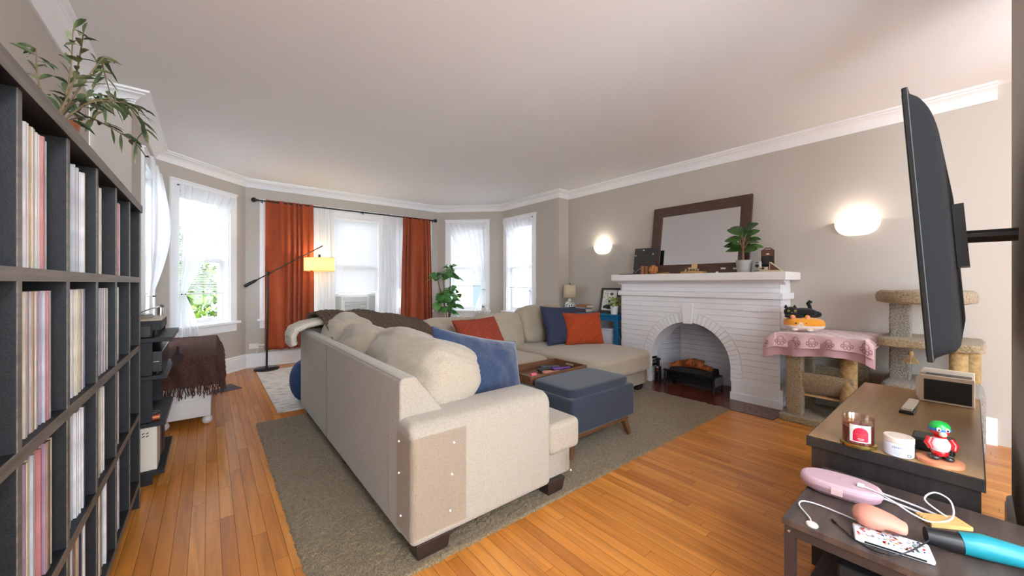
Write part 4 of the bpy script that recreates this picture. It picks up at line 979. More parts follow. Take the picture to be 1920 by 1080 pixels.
for k in range(7):
    y = Y0 + k * PITCH; z0 = 0 if k in (0, 6) else .15
    if k in (0, 6):
        mb = wb(BS); eb(mb, *PX, y, y + .025, 0, 1.605); mb.build('side_panel', [bo, edge], BS, smooth=0)
    else:
        for a, b in zip(LV_, LV_[1:] + [1.633]):
            mb = wb(BS); eb(mb, *PX, y, y + .022, a, b - .028); mb.build('divider', [bo, edge], BS, smooth=0)
mb = wb(BS); mb.box(-.676, -.669, Y0, Y1, .12, 1.605); mb.build('back_panel', bo, BS, smooth=0)
# records
ROW = ['bottom row', 'third row', 'second row', 'top row']; ORD = ['first', 'second', 'third', 'fourth', 'fifth', 'sixth']
RC = {'white': (222, 222, 224), 'pale grey': (186, 190, 196), 'cream': (214, 206, 188), 'pale blue': (160, 178, 204), 'mauve': (168, 140, 160), 'tan': (180, 156, 128), 'brown': (120, 96, 84), 'dark navy': (50, 56, 76), 'rose': (186, 120, 124)}
rmesh = {}
for nm, c_ in RC.items():
    m_ = mat('sleeve_' + nm.replace(' ', '_'), c_, .28, spec=.6, coat=.3, bump=(18, .5, .004, (1, 4, 1)), var=(6, tuple(int(v * .84) for v in c_), (1, 30, 2)))
    for th in (.0035, .007, .012):
        mb = MB(); mb.box(-.1575, .1575, 0, th, 0, .315); rmesh[nm, th] = mb.mesh('record_sleeve', m_, 0)
proto = {}
r5 = random.Random(11)
fill = {(5, 3): .0, (4, 3): .62, (3, 3): .55, (2, 3): .75, (1, 3): .75, (0, 3): .6, (5, 2): .0, (4, 2): .66, (3, 2): .80, (2, 2): .85, (1, 2): .8, (0, 2): .8,
        (5, 1): .22, (4, 1): .5, (3, 1): .62, (2, 1): .8, (1, 1): .8, (0, 1): .8, (5, 0): .3, (4, 0): .55, (3, 0): .8, (2, 0): .8, (1, 0): .8, (0, 0): .8}
for (c_, r_), f_ in fill.items():
    if f_ == 0 or c_ == 0: continue
    ya = Y0 + c_ * PITCH + .026; yb = ya + (PITCH - .03) * f_; y = ya; cell = '%s, %s cube from window' % (ROW[r_], ORD[5 - c_])
    while y < yb:
        th = r5.choice((.0035, .007, .007, .012)); k = r5.choices(list(RC), (10, 6, 7, 3, 1.5, 2, 1.5, 1.5, 1))[0]
        o = link('record_sleeve', rmesh[k, th], None, (-.3 - .1575 - r5.uniform(.0, .012) - .004, y, LV_[r_] + .0005), (R(r5.uniform(-1.5, .6)) * 0, 0, R(r5.uniform(-.5, .5))))
        setp(o, '%s record sleeve, bookcase %s' % (k, cell), 'record', '%s records in the %s' % (k, cell)); y += th + .0012 + r5.random() * .0015
o = thing('speaker_box', 'small matte black box standing in the second row cube nearest the window', 'box', (-.45, 2.62, .8865))
mb = MB(); mb.box(-.14, .14, -.01, .10, 0, .17); mb.build('box_shell', mat('matte_black', (30, 31, 34), .5), o, smooth=0, bevel=.01)
o = thing('shelf_figurine', 'tiny dark rounded ornament in the top row cube nearest the window', 'ornament', (-.33, 2.68, 1.2525))
mb = MB(); mb.soft(-.02, .02, -.02, .02, 0, .03, 6, 2.4); mb.ball((.0, 0, .035), .014, n=10, m=8); mb.build('ornament_body', mat('dark_stone', (90, 84, 82), .5), o, smooth=60)
# olive branches in a copper pot on top
P4 = thing('olive_branch_plant', 'leafy olive branches in a copper pot on top of the bookcase', 'plant', (-.40, 1.90, 1.6435))
mb = MB(); mb.lathe([(0, 0), (.045, 0), (.06, .09), (.062, .11), (.055, .11), (.05, .08), (0, .08)], 28); mb.build('pot', mat('copper_pot', (156, 88, 58), .35, metal=.5), P4, smooth=50)
mb = MB(); ml = MB(); r4 = random.Random(4)
BR = [[(0, 0, .08), (.04, .08, .22), (.10, .20, .30), (.17, .36, .33)], [(0, 0, .08), (.05, .05, .25), (.10, .10, .40), (.08, .22, .42), (.10, .27, .30)], [(0, 0, .08), (.05, .10, .17), (.10, .24, .19), (.16, .34, .17)],
      [(0, 0, .08), (.03, .03, .25), (.05, -.02, .42)], [(0, 0, .08), (.06, -.06, .24), (.10, -.18, .34)], [(0, 0, .08), (-.04, .05, .25), (-.06, .12, .38)], [(0, 0, .08), (.08, .02, .20), (.16, .06, .24)], [(0, 0, .08), (.04, .12, .24), (.06, .26, .26)], [(0, 0, .08), (.08, .1, .24), (.15, .22, .28), (.19, .30, .22)]]
for b_ in BR:
    sp = smooth_pts(b_, 6); mb.tube(sp, [.0035 * (1 - .6 * i / len(sp)) for i in range(len(sp))], 6)
    for i in range(3, len(sp)):
        for s_ in range(2 if i % 2 == 0 else 1):
            dr = (sp[i] - sp[i - 1]).normalized(); dv = dr + Vector((r4.uniform(-1, 1), r4.uniform(-1, 1), r4.uniform(-1, .8))) * .9
            leaf(ml, sp[i], dv, r4.uniform(.045, .075), r4.uniform(.012, .018), .35, n=4, up=(r4.uniform(-.6, .6), r4.uniform(-.6, .6), 1))
mb.build('branches', mat('olive_twig', (112, 94, 66), .7), P4, smooth=60); ml.build('leaves', mat('olive_leaf', (66, 84, 52), .45, var=(8, (128, 136, 98), None, .45, .6)), P4, smooth=60)

# ------------------------------------------------------------------ record player stand
RS = thing('record_player_stand', 'black open shelf stand holding the turntable, beside the cube bookcase', 'stand', (-.44, 3.42, 0))
for nm_, x1, z0, z1 in (('top_board', -.175, .865, .89), ('shelf', -.20, .64, .662), ('shelf', -.205, .358, .38), ('shelf', -.21, .066, .088)):
    mb = wb(RS); eb(mb, -.665, x1, 3.10, 3.74, z0, z1); mb.build(nm_, [bo, edge], RS, smooth=0, bevel=.002, seg=1)
for y in (3.13, 3.69):
    for a, b in ((.662, .865), (.38, .64), (.088, .358), (0, .066)):
        mb = wb(RS); mb.box(-.655, -.268, y, y + .022, a, b); mb.build('side_panel', bo, RS, smooth=0)
TT = thing('turntable', 'turntable with pale wood plinth and chrome arm on top of the black stand', 'turntable', (-.42, 3.42, .8905))
tw = mat('turntable_wood', (188, 170, 150), .4, var=(6, (160, 140, 120), (10, 1, 10))); 
mb = wb(TT); mb.box(-.60, -.235, 3.22, 3.64, .925, .985); mb.build('plinth', bo, TT, smooth=0, bevel=.003)
mb = wb(TT); mb.box(-.60, -.232, 3.217, 3.643, .985, .996); mb.build('plinth_top', tw, TT, smooth=0, bevel=.002)
for x, y in ((-.58, 3.24), (-.26, 3.24), (-.58, 3.62), (-.26, 3.62)): mb = wb(TT); mb.cyl((x, y, .891), (x, y, .926), .018, .022, 14); mb.build('foot', blackm, TT)
mb = wb(TT); mb.cyl((-.44, 3.43, .997), (-.44, 3.43, 1.012), .15, n=44); mb.build('platter', mat('platter_grey', (150, 142, 134), .3, metal=.5), TT, smooth=40)
mb = wb(TT); mb.cyl((-.44, 3.43, 1.0121), (-.44, 3.43, 1.015), .148, n=44); mb.cyl((-.44, 3.43, 1.015), (-.44, 3.43, 1.026), .003, n=8); mb.build('record', mat('vinyl_black', (26, 24, 26), .25), TT, smooth=40)
mb = wb(TT); mb.cyl((-.265, 3.60, .996), (-.265, 3.60, 1.05), .018, n=14); mb.tube([(-.262, 3.63, 1.055), (-.268, 3.56, 1.056), (-.30, 3.42, 1.05), (-.35, 3.36, 1.03)], .005, 8); mb.box(-.375, -.345, 3.345, 3.365, 1.018, 1.034); mb.build('tone_arm', chrome, TT)
mb = wb(TT); mb.cyl((-.262, 3.64, 1.055), (-.262, 3.61, 1.055), .014, n=12); mb.build('counterweight', blackm, TT)
o = thing('receiver', 'black stereo receiver with a silver knob on the upper shelf of the stand', 'receiver', (-.42, 3.42, .6625))
mb = wb(o); mb.box(-.62, -.225, 3.17, 3.68, .672, .80); mb.build('receiver_case', mat('receiver_black', (22, 22, 25), .3), o, smooth=0, bevel=.004)
mb = wb(o); mb.cyl((-.29, 3.17, .70), (-.29, 3.155, .70), .012, n=16); mb.build('knob', chrome, o)
mb = wb(o); mb.box(-.60, -.24, 3.1665, 3.17, .735, .739); mb.build('trim_strip', chrome, o, smooth=0)
for x, y in ((-.6, 3.2), (-.25, 3.2), (-.6, 3.65), (-.25, 3.65)): mb = wb(o); mb.cyl((x, y, .6625), (x, y, .673), .012, n=10); mb.build('foot', blackm, o)
o = thing('headphones', 'dark headphones hanging over the right edge of the receiver shelf', 'headphones', (-.20, 3.50, .663))
mb = MB(); mb.tube([(.03 + .0, .05 * math.cos(t / 10 * PI) , .03 + .085 * math.sin(t / 10 * PI)) for t in range(11)], .006, 8); mb.build('headband', mat('plum_dark', (46, 32, 34), .7, spec=.2), o, smooth=60)
for y in (-.05, .05): mb = MB(); mb.cyl((.03, y - .012, .032), (.03, y + .012, .032), .03, n=18); mb.build('ear_cup', MATS['plum_dark'], o)
o = thing('small_black_speaker', 'little black box at the near left corner of the stand top', 'speaker', (-.34, 3.15, .8905))
mb = MB(); mb.box(-.10, .07, -.025, .03, 0, .075); mb.build('speaker_shell', MATS['matte_black'], o, smooth=0, bevel=.008)
o = thing('air_purifier', 'cream box with slanted vent slots on the bottom shelf of the stand', 'appliance', (-.40, 3.16, .0885))
mb = MB(); mb.box(-.19, .155, -.035, .14, 0, .262); mb.build('cream_case', mat('cream_case', (214, 204, 188), .45), o, smooth=0, bevel=.004)
mb = MB()
for i in range(8):
    for j in range(2): x = -.02 + i * .018; mb.prism([(x, .205 + j * .018), (x + .012, .211 + j * .018), (x + .012, .217 + j * .018), (x, .211 + j * .018)], 1, -.0365, -.034)
mb.build('vent_slots', blackm, o, smooth=0)
o = thing('dark_leather_case', 'dark brown case standing behind the cream box on the stand', 'case', (-.30, 3.42, .0885))
mb = MB(); mb.box(-.2, .065, -.06, .08, 0, .20); mb.build('case_shell', mat('dark_leather', (60, 36, 28), .5), o, smooth=0, bevel=.012)
o = thing('copper_roller', 'copper coloured cylinder with black cap on the middle shelf of the stand', 'ornament', (-.27, 3.16, .3805))
mb = MB(); mb.cyl((-.08, 0, .017), (.035, 0, .017), .017, n=18); mb.build('roller', mat('copper_soft', (190, 106, 70), .35, metal=.3), o)
mb = MB(); mb.soft(-.08, .035, -.015, .03, .033, .055, 6, 4); mb.build('cap', MATS['matte_black'], o, smooth=60)

# ------------------------------------------------------------------ white chest with brown throw
TR = thing('storage_chest', 'white painted chest on small ball feet under the brown fringed throw', 'chest', (-.14, 4.86, 0)); TR.rotation_euler = (0, 0, R(-1))
cm = mat('chest_white', (214, 208, 204), .5, var=(3, (196, 188, 182)), bump=(30, .2, .002))
mb = MB(); mb.box(-.17, .165, -.70, .70, .075, .57); mb.build('chest_body', cm, TR, smooth=0, bevel=.006)
mb = MB(); mb.box(-.06, .07, -.706, -.70, .22, .42); mb.build('door_panel', cm, TR, smooth=0, bevel=.003)
mb = MB(); mb.box(-.185, .18, -.715, .715, .57, .595); mb.build('lid', cm, TR, smooth=0, bevel=.006)
for x, y in ((-.14, -.67), (.14, -.67), (-.14, .67), (.14, .67)): mb = MB(); mb.ball((x, y, .04), .038, n=14, m=10); mb.build('ball_foot', cm, TR, smooth=60)
tm = mat('chocolate_throw', (94, 58, 46), 1, bump=(140, 1, .01), var=(90, (58, 34, 28)))
TH_ = thing('fringed_throw', 'shaggy chocolate brown fringed throw over the white chest', 'throw', (-.14, 4.86, .595)); TH_.rotation_euler = TR.rotation_euler
wx, wy = .195, .73
def tf(a, b):
    # a across x, b along y from the near hem to the far end
    u = (a * 2 - 1) * (wx + .16); v = -(wy + .24) + b * (2 * wy + .24 + .06)
    x = max(-wx, min(wx, u)); y = max(-wy, min(wy, v)); dz = .006
    hx = max(0, abs(u) - wx); hy = max(0, -wy - v) + max(0, v - wy)
    z = dz - hx - hy + .004 * nz(u * 30, v * 30); k = hx + hy
    w = .016 * math.sin(u * 40 + v * 12) * min(1, k * 8)
    x += (1 if u > 0 else -1) * (hx * .30 + abs(w) * (hx > 0) + (.02 * hy if hx > 0 else 0)); 
    if hy: y += (-1 if v < 0 else 1) * (.02 + hy * .12 + w)
    if hx > 0 and hy > 0: z = dz - max(hx, hy) - .3 * min(hx, hy)
    r_ = .0045 * nz(u * 120, v * 120, 7); return (x + r_, y + r_, z + r_)
mb = MB(); mb.grid(tf, 110, 240); mb.build('throw_cloth', tm, TH_, smooth=80, solid=.012, soff=1)
mb = MB(); r6 = random.Random(9)
def strand(p, L_):
    P = [Vector(p)]
    for i in range(5): P.append(P[-1] + Vector((r6.uniform(-.008, .008), r6.uniform(-.008, .004), -L_ / 5)))
    mb.tube(P, .0038, 5)
for i in range(58): x = -wx - .03 + (2 * wx + .09) * i / 57; strand((x, -wy - .05 + r6.uniform(-.008, .004), -.225), r6.uniform(.07, .115))
for i in range(110): y = -wy + (2 * wy) * i / 109; strand((wx + .055, y, -.145), r6.uniform(.06, .10))
fr_ = mb.build('fringe', tm, TH_, smooth=60); fr_['kind'] = 'stuff'
mb = MB(); mb.T = Matrix.Translation((.13, 5.40, .0)) @ Matrix.Rotation(R(-20), 4, 'Z'); mb.add([(-.12, -.2, .008), (.18, .0, .008), (-.02, .26, .008), (-.12, -.2, 0), (.18, 0, 0), (-.02, .26, 0)], [(0, 1, 2), (3, 5, 4), (0, 3, 4, 1), (1, 4, 5, 2), (2, 5, 3, 0)])
setp(mb.build('floor_mat', mat('charcoal_mat', (88, 86, 96), .9), smooth=0), 'corner of a thin charcoal mat on the floor beside the chest', 'mat')
# ------------------------------------------------------------------ storage ottoman with tray half
om = mat('denim_upholstery', (33, 42, 59), .9, var=(220, (23, 31, 46), (1, 3, 1), .4, .62), bump=(260, .5, .002), sheen=.2)
ow = mat('ottoman_wood', (110, 72, 46), .4, var=(9, (88, 56, 36), (1, 8, 8)), bump=(40, .2, .002))
OT = thing('storage_ottoman', 'navy blue upholstered storage ottoman with wooden splayed legs in front of the chaise', 'ottoman', (2.26, 2.12, .012))
mb = wb(OT); mb.box(1.895, 2.635, 1.695, 2.57, .175, .425); mb.build('ottoman_body', om, OT, smooth=0, bevel=.022, seg=3)
mb = wb(OT); mb.soft(1.92, 2.61, 1.715, 2.135, .415, .485, 14, 9); mb.build('lid_cushion', om, OT, smooth=60)
mb = wb(OT); mb.box(1.93, 2.60, 1.73, 2.54, .135, .178); mb.build('wooden_base', ow, OT, smooth=0, bevel=.004)
for x, y in ((1.96, 1.76), (2.57, 1.76), (1.96, 2.51), (2.57, 2.51)):
    dx = .04 if x > 2.2 else -.04; dy = .03 if y > 2.1 else -.03
    mb = wb(OT); mb.tube([(x, y, .15), (x + dx, y + dy, .017)], [.034, .020], 4); mb.build('leg', ow, OT, smooth=0, bevel=.003)
TY = thing('serving_tray', 'brown wooden serving tray with handle cutouts lying on the far half of the ottoman', 'tray', (2.24, 2.36, .426))
mb = wb(TY); x0, x1, y0, y1, z0, z1 = 1.93, 2.60, 2.15, 2.55, .427, .495
mb.box(x0, x1, y0, y1, z0, z0 + .01); mb.build('tray_bottom', ow, TY, smooth=0)
for a in ((x0, x1, y0, y0 + .012), (x0, x1, y1 - .012, y1)):
    mb = wb(TY); mb.box(*a, z0 + .01, z1); mb.build('tray_side', ow, TY, smooth=0, bevel=.002)
for a in (x0, x1 - .012):
    mb = wb(TY); mb.box(a, a + .012, y0 + .012, y1 - .012, z0 + .01, z0 + .032); mb.box(a, a + .012, y0 + .012, y0 + .15, z0 + .032, z0 + .052); mb.box(a, a + .012, y1 - .15, y1 - .012, z0 + .032, z0 + .052); mb.box(a, a + .012, y0 + .012, y1 - .012, z0 + .052, z1); mb.build('tray_side', ow, TY, smooth=0)
def brush(lab, x, y, rz, c1, c2):
    o = thing('hair_brush', lab, 'brush', (x, y, .4375), R(rz)); mb = MB(); mb.soft(-.055, .04, -.032, .032, .004, .03, 8, 3); mb.build('brush_head', mat('brush_%d' % c1[0], c1, .35), o, smooth=60)
    mb = MB(); mb.soft(.035, .13, -.012, .012, .008, .028, 6, 3); mb.build('handle', mat('brush_%d' % c2[0], c2, .35), o, smooth=60)
brush('black hair brush lying in the wooden tray', 2.30, 2.40, -10, (34, 32, 36), (36, 32, 38)); brush('dark grey hair brush lying at the far side of the wooden tray', 2.40, 2.46, -30, (64, 66, 84), (60, 60, 70)); brush('purple hair brush lying in the wooden tray', 2.43, 2.34, -16, (98, 54, 140), (102, 56, 150)); brush('copper pink hair brush lying nearest in the wooden tray', 2.27, 2.30, -24, (206, 130, 112), (190, 112, 96))
o = thing('pink_scoop', 'pink cylinder with red brown spout lying in the wooden tray', 'toy', (2.06, 2.27, .4375), R(-10)); mb = MB(); mb.cyl((-.02, 0, .024), (.03, 0, .024), .022, n=18); mb.build('cup', mat('hot_pink', (236, 110, 130), .35), o)
mb = MB(); mb.cyl((.03, 0, .022), (.10, 0, .014), .018, .006, 12); mb.build('spout', mat('brick_red', (150, 66, 54), .5), o)
o = thing('turquoise_block', 'small turquoise block in the near left of the wooden tray', 'toy', (1.985, 2.30, .4375)); mb = MB(); mb.box(-.03, .03, -.02, .02, 0, .026); mb.build('block_body', mat('turquoise', (70, 176, 196), .4), o, smooth=0, bevel=.004)

# ------------------------------------------------------------------ cat trees
cpt = mat('beige_carpet', (178, 156, 122), 1, var=(110, (134, 114, 84), None, .38, .62), bump=(130, 1, .012), sheen=.3)
cptg = mat('grey_beige_carpet', (160, 148, 134), 1, var=(100, (118, 108, 96), None, .38, .62), bump=(130, 1, .012), sheen=.3)
sis = mat('sisal_rope', (190, 160, 112), .9, var=(40, (160, 130, 86)))
sub_m = mat('raw_board', (196, 158, 108), .7)
def fuzz(a=.004): return lambda p, d: p + d * (a * nz(p.x * 90, p.y * 90, p.z * 90) + a * .8 * nz(p.x * 35, p.y * 35, p.z * 35))
def sisal(name, par, x, y, z0, z1, r):
    mb = wb(par); prof = []; z = z0
    while z < z1: prof += [(r - .003, z), (r, z + .002), (r + .0005, z + .004), (r, z + .006)]; z += .008
    mb.lathe(prof, 24, (x, y, 0)); return mb.build(name, sis, par, smooth=60)
C1 = thing('cat_perch', 'carpeted cat perch with hammock bed and sisal post beside the fireplace', 'cat tree', (4.28, .72, 0))
mb = wb(C1); mb.soft(3.97, 4.575, .50, 1.105, .0, .055, 24, 14, fuzz()); mb.build('base_board', cpt, C1, smooth=80)
for x, y in ((4.085, 1.00), (4.46, 1.00), (4.46, .62)):
    mb = wb(C1); mb.soft(x - .058, x + .058, y - .058, y + .058, .03, .72, 22, 9, fuzz(.003)); mb.build('carpet_post', cpt, C1, smooth=80)
sisal('sisal_post', C1, 4.09, .64, .05, .71, .055)
mb = wb(C1); mb.soft(3.99, 4.57, .50, 1.11, .70, .752, 20, 12, fuzz()); mb.build('top_board', cpt, C1, smooth=80)
mb = wb(C1)
def hm(a, b):
    an = (a - .5) * PI * 1.0; yy = .60 + b * .38 ; r = .20 + .012 * nz(a * 40, b * 40)
    return (4.28 + r * math.sin(an) * 1.05, yy, .47 - .20 * math.cos(an) - .03 + .006 * nz(a * 50, b * 50, 3))
mb.grid(hm, 40, 40); mb.build('hammock_bed', cpt, C1, smooth=80, solid=.035)
mb = wb(C1); mb.box(4.10, 4.45, .64, .98, .225, .24); mb.build('brace_board', sub_m, C1, smooth=0)
o = thing('cat_toy_disc', 'small orange brown disc lying in the hammock bed', 'toy', (4.20, .80, .305)); mb = MB(); mb.lathe([(0, 0), (.03, 0), (.03, .008), (0, .008)], 18); mb.build('disc', mat('orange_felt', (210, 130, 70), .8), o)
C2 = thing('cat_tower', 'tall grey beige cat tower with round bowl perch at the right wall', 'cat tree', (4.30, .18, 0))
mb = wb(C2); mb.soft(4.03, 4.575, -.06, .46, .0, .47, 24, 10, fuzz()); mb.build('cat_house', cptg, C2, smooth=80)
mb = wb(C2); mb.soft(4.22, 4.34, .30, .42, .44, 1.08, 26, 9, fuzz(.003)); mb.build('carpet_post', cptg, C2, smooth=80)
mb = wb(C2); mb.soft(4.02, 4.575, -.06, .468, .735, .80, 24, 9, fuzz()); mb.build('middle_platform', cpt, C2, smooth=80)
sisal('sisal_post', C2, 4.12, .06, .46, .74, .045); sisal('sisal_post', C2, 4.50, .0, .46, .74, .045)
mb = wb(C2)
pr = [(0, 1.06), (.20, 1.06), (.262, 1.075), (.272, 1.11), (.262, 1.15), (.235, 1.165), (.205, 1.15), (.19, 1.115), (.15, 1.10), (0, 1.10)]
def bowl(a, b):
    t = b * (len(pr) - 1); i = min(int(t), len(pr) - 2); f = t - i; r = pr[i][0] + (pr[i + 1][0] - pr[i][0]) * f; z = pr[i][1] + (pr[i + 1][1] - pr[i][1]) * f
    an = a * 2 * PI; k = .004 * nz(math.cos(an) * 20, math.sin(an) * 20, b * 60)
    return (4.30 + (r + k) * math.cos(an), .235 + (r + k) * math.sin(an), z + k)
mb.grid(bowl, 90, 45, True); mb.build('bowl_perch', cpt, C2, smooth=80)
o = thing('tassel_toy', 'frayed sisal tassel toy hanging under the middle platform of the cat tower', 'cat toy', (4.10, .29, .735))
mb = MB(); mb.cyl((0, 0, 0), (0, 0, -.03), .002, n=6); mb.build('string', sis, o)
mb = MB(); mb.cyl((0, 0, -.025), (0, 0, -.055), .014, .016, 12); mb.build('knot', sis, o)
mb = MB(); r8 = random.Random(3)
for i in range(60): a = r8.random() * 6.28; q = r8.uniform(.02, .055); mb.tube([(0, 0, -.05), (q * .5 * math.cos(a), q * .5 * math.sin(a), -.08), (q * math.cos(a), q * math.sin(a), -.115)], .0016, 4)
t_ = mb.build('tassel_strands', sis, o); t_['kind'] = 'stuff'

# pink paw print blanket
bl = bpy.data.materials.new('pink_fleece'); bl.use_nodes = True; MATS['pink_fleece'] = bl
nt = bl.node_tree; at = nt.nodes.new('ShaderNodeAttribute'); at.attribute_name = 'tint'; mx = nt.nodes.new('ShaderNodeMix'); mx.data_type = 'RGBA'
mx.inputs[6].default_value = (*lin((222, 186, 186)), 1); mx.inputs[7].default_value = (*lin((146, 88, 98)), 1); b_ = nt.nodes['Principled BSDF']; b_.inputs['Roughness'].default_value = .95; b_.inputs['Sheen Weight'].default_value = .4
nt.links.new(at.outputs['Fac'], mx.inputs[0]); nt.links.new(mx.outputs[2], b_.inputs['Base Color'])
def pawtint(u, v):
    # outline of paw prints on a staggered lattice (metres)
    best = 0
    for i in range(-1, 9):
        for j in range(-1, 8):
            cx = i * .125 + (j % 2) * .06; cy = j * .105 + .03; x, y = u - cx, v - cy
            if abs(x) > .06 or abs(y) > .06: continue
            for ex, ey, ra, rb in ((0, -.016, .022, .017), (-.030, .010, .009, .013), (-.011, .026, .010, .014), (.012, .026, .010, .014), (.031, .010, .009, .013)):
                q = math.hypot((x - ex) / ra, (y - ey) / rb); best = max(best, 1 - abs(q - 1) * (ra * 190))
    return max(0, min(1, best))
PB = thing('paw_print_blanket', 'folded pink fleece blanket with paw prints draped over the cat perch', 'blanket', (4.27, .80, .757))
def drape(mb, ex, hang, zoff, tints, inner, inset=0):
    nu, nv = 280, 220; yA, yB = 1.19 + ex * .2, .475 - ex * .05
    def fn(a, b):
        y = yA + (yB - yA) * a; s_ = b * (.60 + hang) # distance from the back edge
        x = 4.575 - min(s_, .60); over = max(0, s_ - .60); y = min(y, 1.122 + max(0, 4.22 - x) * .5) 
        endd = max(0, y - 1.115) + max(0, .52 - y)
        z = .765 + zoff + .004 * nz(a * 9, b * 6) 
        if over: z -= over * 1.0 + .0; x -= .012 + .018 * math.sin(a * 21 + ex * 9) * min(1, over * 14) + over * .06
        z -= endd * 1.0 * (.5 + .5 * b); x += inset * (over > 0); y += inset * (1 if y > 1.115 else 0) * -1; 
        if over and endd: z += min(over, endd) * .45; x -= .02
        z -= .02 * math.sin(a * 7) * (over > 0) * over * 5
        return (x, y + (.02 if y > 1.115 else (-.01 if y < .52 else 0)) * min(1, endd * 30) * .5, z)
    o_ = len(mb.v); mb.grid(fn, nu, nv)
    for i in range(nu + 1):
        for j in range(nv + 1): tints.append(inner if inner is not None else pawtint(i / nu * .80, j / nv * (.60 + hang)))
mb = wb(PB); ti = []; drape(mb, 0, .115, .014, ti, None); o_ = mb.build('top_layer', bl, PB, smooth=80, solid=.010, soff=1)
ca = o_.data.color_attributes.new('tint', 'FLOAT_COLOR', 'POINT'); ca.data.foreach_set('color', [c for t in ti for c in (t, t, t, 1)])
mb = wb(PB); ti = []; drape(mb, .1, .165, -.006, ti, .45, .014); o_ = mb.build('under_layer', bl, PB, smooth=80, solid=.006, soff=1)
ca = o_.data.color_attributes.new('tint', 'FLOAT_COLOR', 'POINT'); ca.data.foreach_set('color', [c for t in ti for c in (t, t, t, 1)])

# plush hamster and black cat plush
HZ = .7925; TZ = R(-62)
HP = thing('hamster_plush', 'flat loaf shaped orange and cream hamster plush on the pink blanket', 'plush toy', (4.20, .965, HZ), TZ)
org = mat('plush_orange', (242, 160, 44), .95, bump=(200, .3, .002), sheen=.4); crm = mat('plush_cream', (238, 220, 202), .95, bump=(200, .3, .002), sheen=.4)
mb = MB(); mb.soft(-.150, .150, -.10, .10, 0, .118, 26, 2.9)
mb.mi = [0 if (sum(mb.v[i][2] for i in f) / 4 > .050 - .0 and not (abs(sum(mb.v[i][0] for i in f) / 4 + .045) < .026 - (sum(mb.v[i][2] for i in f) / 4 - .05) * .7 and sum(mb.v[i][1] for i in f) / 4 < -.05)) else 1 for f in mb.f]
mb.build('plush_body', [org, crm], HP, smooth=80)
ink2 = mat('eye_black', (20, 18, 18), .3); pk = mat('plush_pink', (240, 160, 170), .9)
for x in (-.082, -.008): mb = MB(); mb.ball((x, -.0965, .070), .0075, .004, .0065, 10, 8); mb.build('eye', ink2, HP, smooth=80)
mb = MB(); mb.ball((-.045, -.100, .062), .006, .004, .004, 10, 6); mb.build('nose', pk, HP, smooth=80)
mb = MB(); mb.tube([(-.053, -.1, .053), (-.049, -.1005, .050), (-.045, -.1005, .052), (-.041, -.1005, .050), (-.037, -.1, .053)], .001, 5); mb.build('mouth', ink2, HP)
for x in (-.095, .012):
    mb = MB(); mb.ball((x, -.055, .122), .021, .010, .020, 14, 10); e_ = mb.build('ear', org, HP, smooth=80)
    mb = MB(); mb.ball((x, -.064, .121), .012, .004, .012, 12, 8); mb.build('inner_ear', pk, e_, smooth=80)
for x in (-.09, .02): mb = MB(); mb.ball((x, -.098, .014), .026, .014, .013, 12, 8); mb.build('paw', crm, HP, smooth=80)
CP = thing('black_cat_plush', 'black cat plush with yellow eyes lying on the hamster plush', 'plush toy', (4.215, .985, HZ + .112), TZ); CP.scale = (1.15, 1.15, 1.25)
blk = mat('plush_black', (20, 19, 20), .95, bump=(160, .6, .004), sheen=.15)
mb = MB(); mb.ball((.01, 0, .036), .095, .055, .036, 20, 12); mb.ball((-.075, -.02, .040), .047, .042, .040, 18, 12); mb.ball((.085, .01, .026), .05, .035, .026, 14, 10)
mb.ball((-.095, -.05, .012), .03, .018, .013, 12, 8); mb.ball((-.03, -.055, .012), .03, .018, .013, 12, 8); mb.build('plush_body', blk, CP, smooth=80)
mb = MB(); mb.tube([(.06, .01, .05), (.055, .01, .085), (.045, .01, .105), (.055, .01, .118), (.07, .01, .112)], [.014, .013, .014, .013, .008], 10); mb.build('tail', blk, CP, smooth=80)
for x in (-.105, -.048): mb = MB(); mb.tube([(x, -.015, .068), (x * 1.02, -.015, .092)], [.016, .004], 10); mb.build('ear', blk, CP, smooth=80)
for x in (-.098, -.055):
    mb = MB(); mb.ball((x, -.0565, .050), .0085, .004, .0085, 12, 8); e_ = mb.build('eye', mat('eye_yellow', (214, 178, 90), .2), CP, smooth=80)
    mb = MB(); mb.ball((x, -.0595, .050), .0045, .002, .006, 10, 6); mb.build('pupil', ink2, e_, smooth=80)
mb = MB(); mb.ball((-.077, -.061, .040), .005, .003, .004, 8, 6); mb.build('nose', mat('nose_grey', (120, 110, 108), .5), CP, smooth=80)

# ------------------------------------------------------------------ media console and television
md = mat('dark_console_wood', (44, 39, 38), .38, var=(5, (33, 29, 28), (10, 10, .6)), bump=(40, .2, .0015, (6, 1, 1)), spec=.6)
mdt = mat('console_top', (160, 126, 80), .28, var=(4, (144, 112, 70), (.6, 9, 1)), bump=(220, .12, .001), spec=.8)  # golden tone paints the warm reflection into the top's colour
MC = thing('media_console', 'long dark wood media console with a satin top in the right foreground', 'console', (2.71, .21, 0))
mb = wb(MC); mb.box(2.02, 3.40, -.03, .455, .515, .558); mb.build('console_top', md, MC, smooth=0, bevel=.002, seg=1)
mb = wb(MC); mb.box(2.026, 3.396, -.026, .449, .5582, .56); mb.build('top_reflection', mdt, MC, smooth=0)  # thin sheet carrying the painted reflection over the dark top
mb = wb(MC); mb.box(2.035, 2.065, -.02, .44, .0, .515); mb.build('side_panel', md, MC, smooth=0); mb = wb(MC); mb.box(3.355, 3.385, -.02, .44, .0, .515); mb.build('side_panel', md, MC, smooth=0)
mb = wb(MC); mb.box(2.065, 3.355, -.02, -.01, .05, .515); mb.build('back_panel', md, MC, smooth=0)
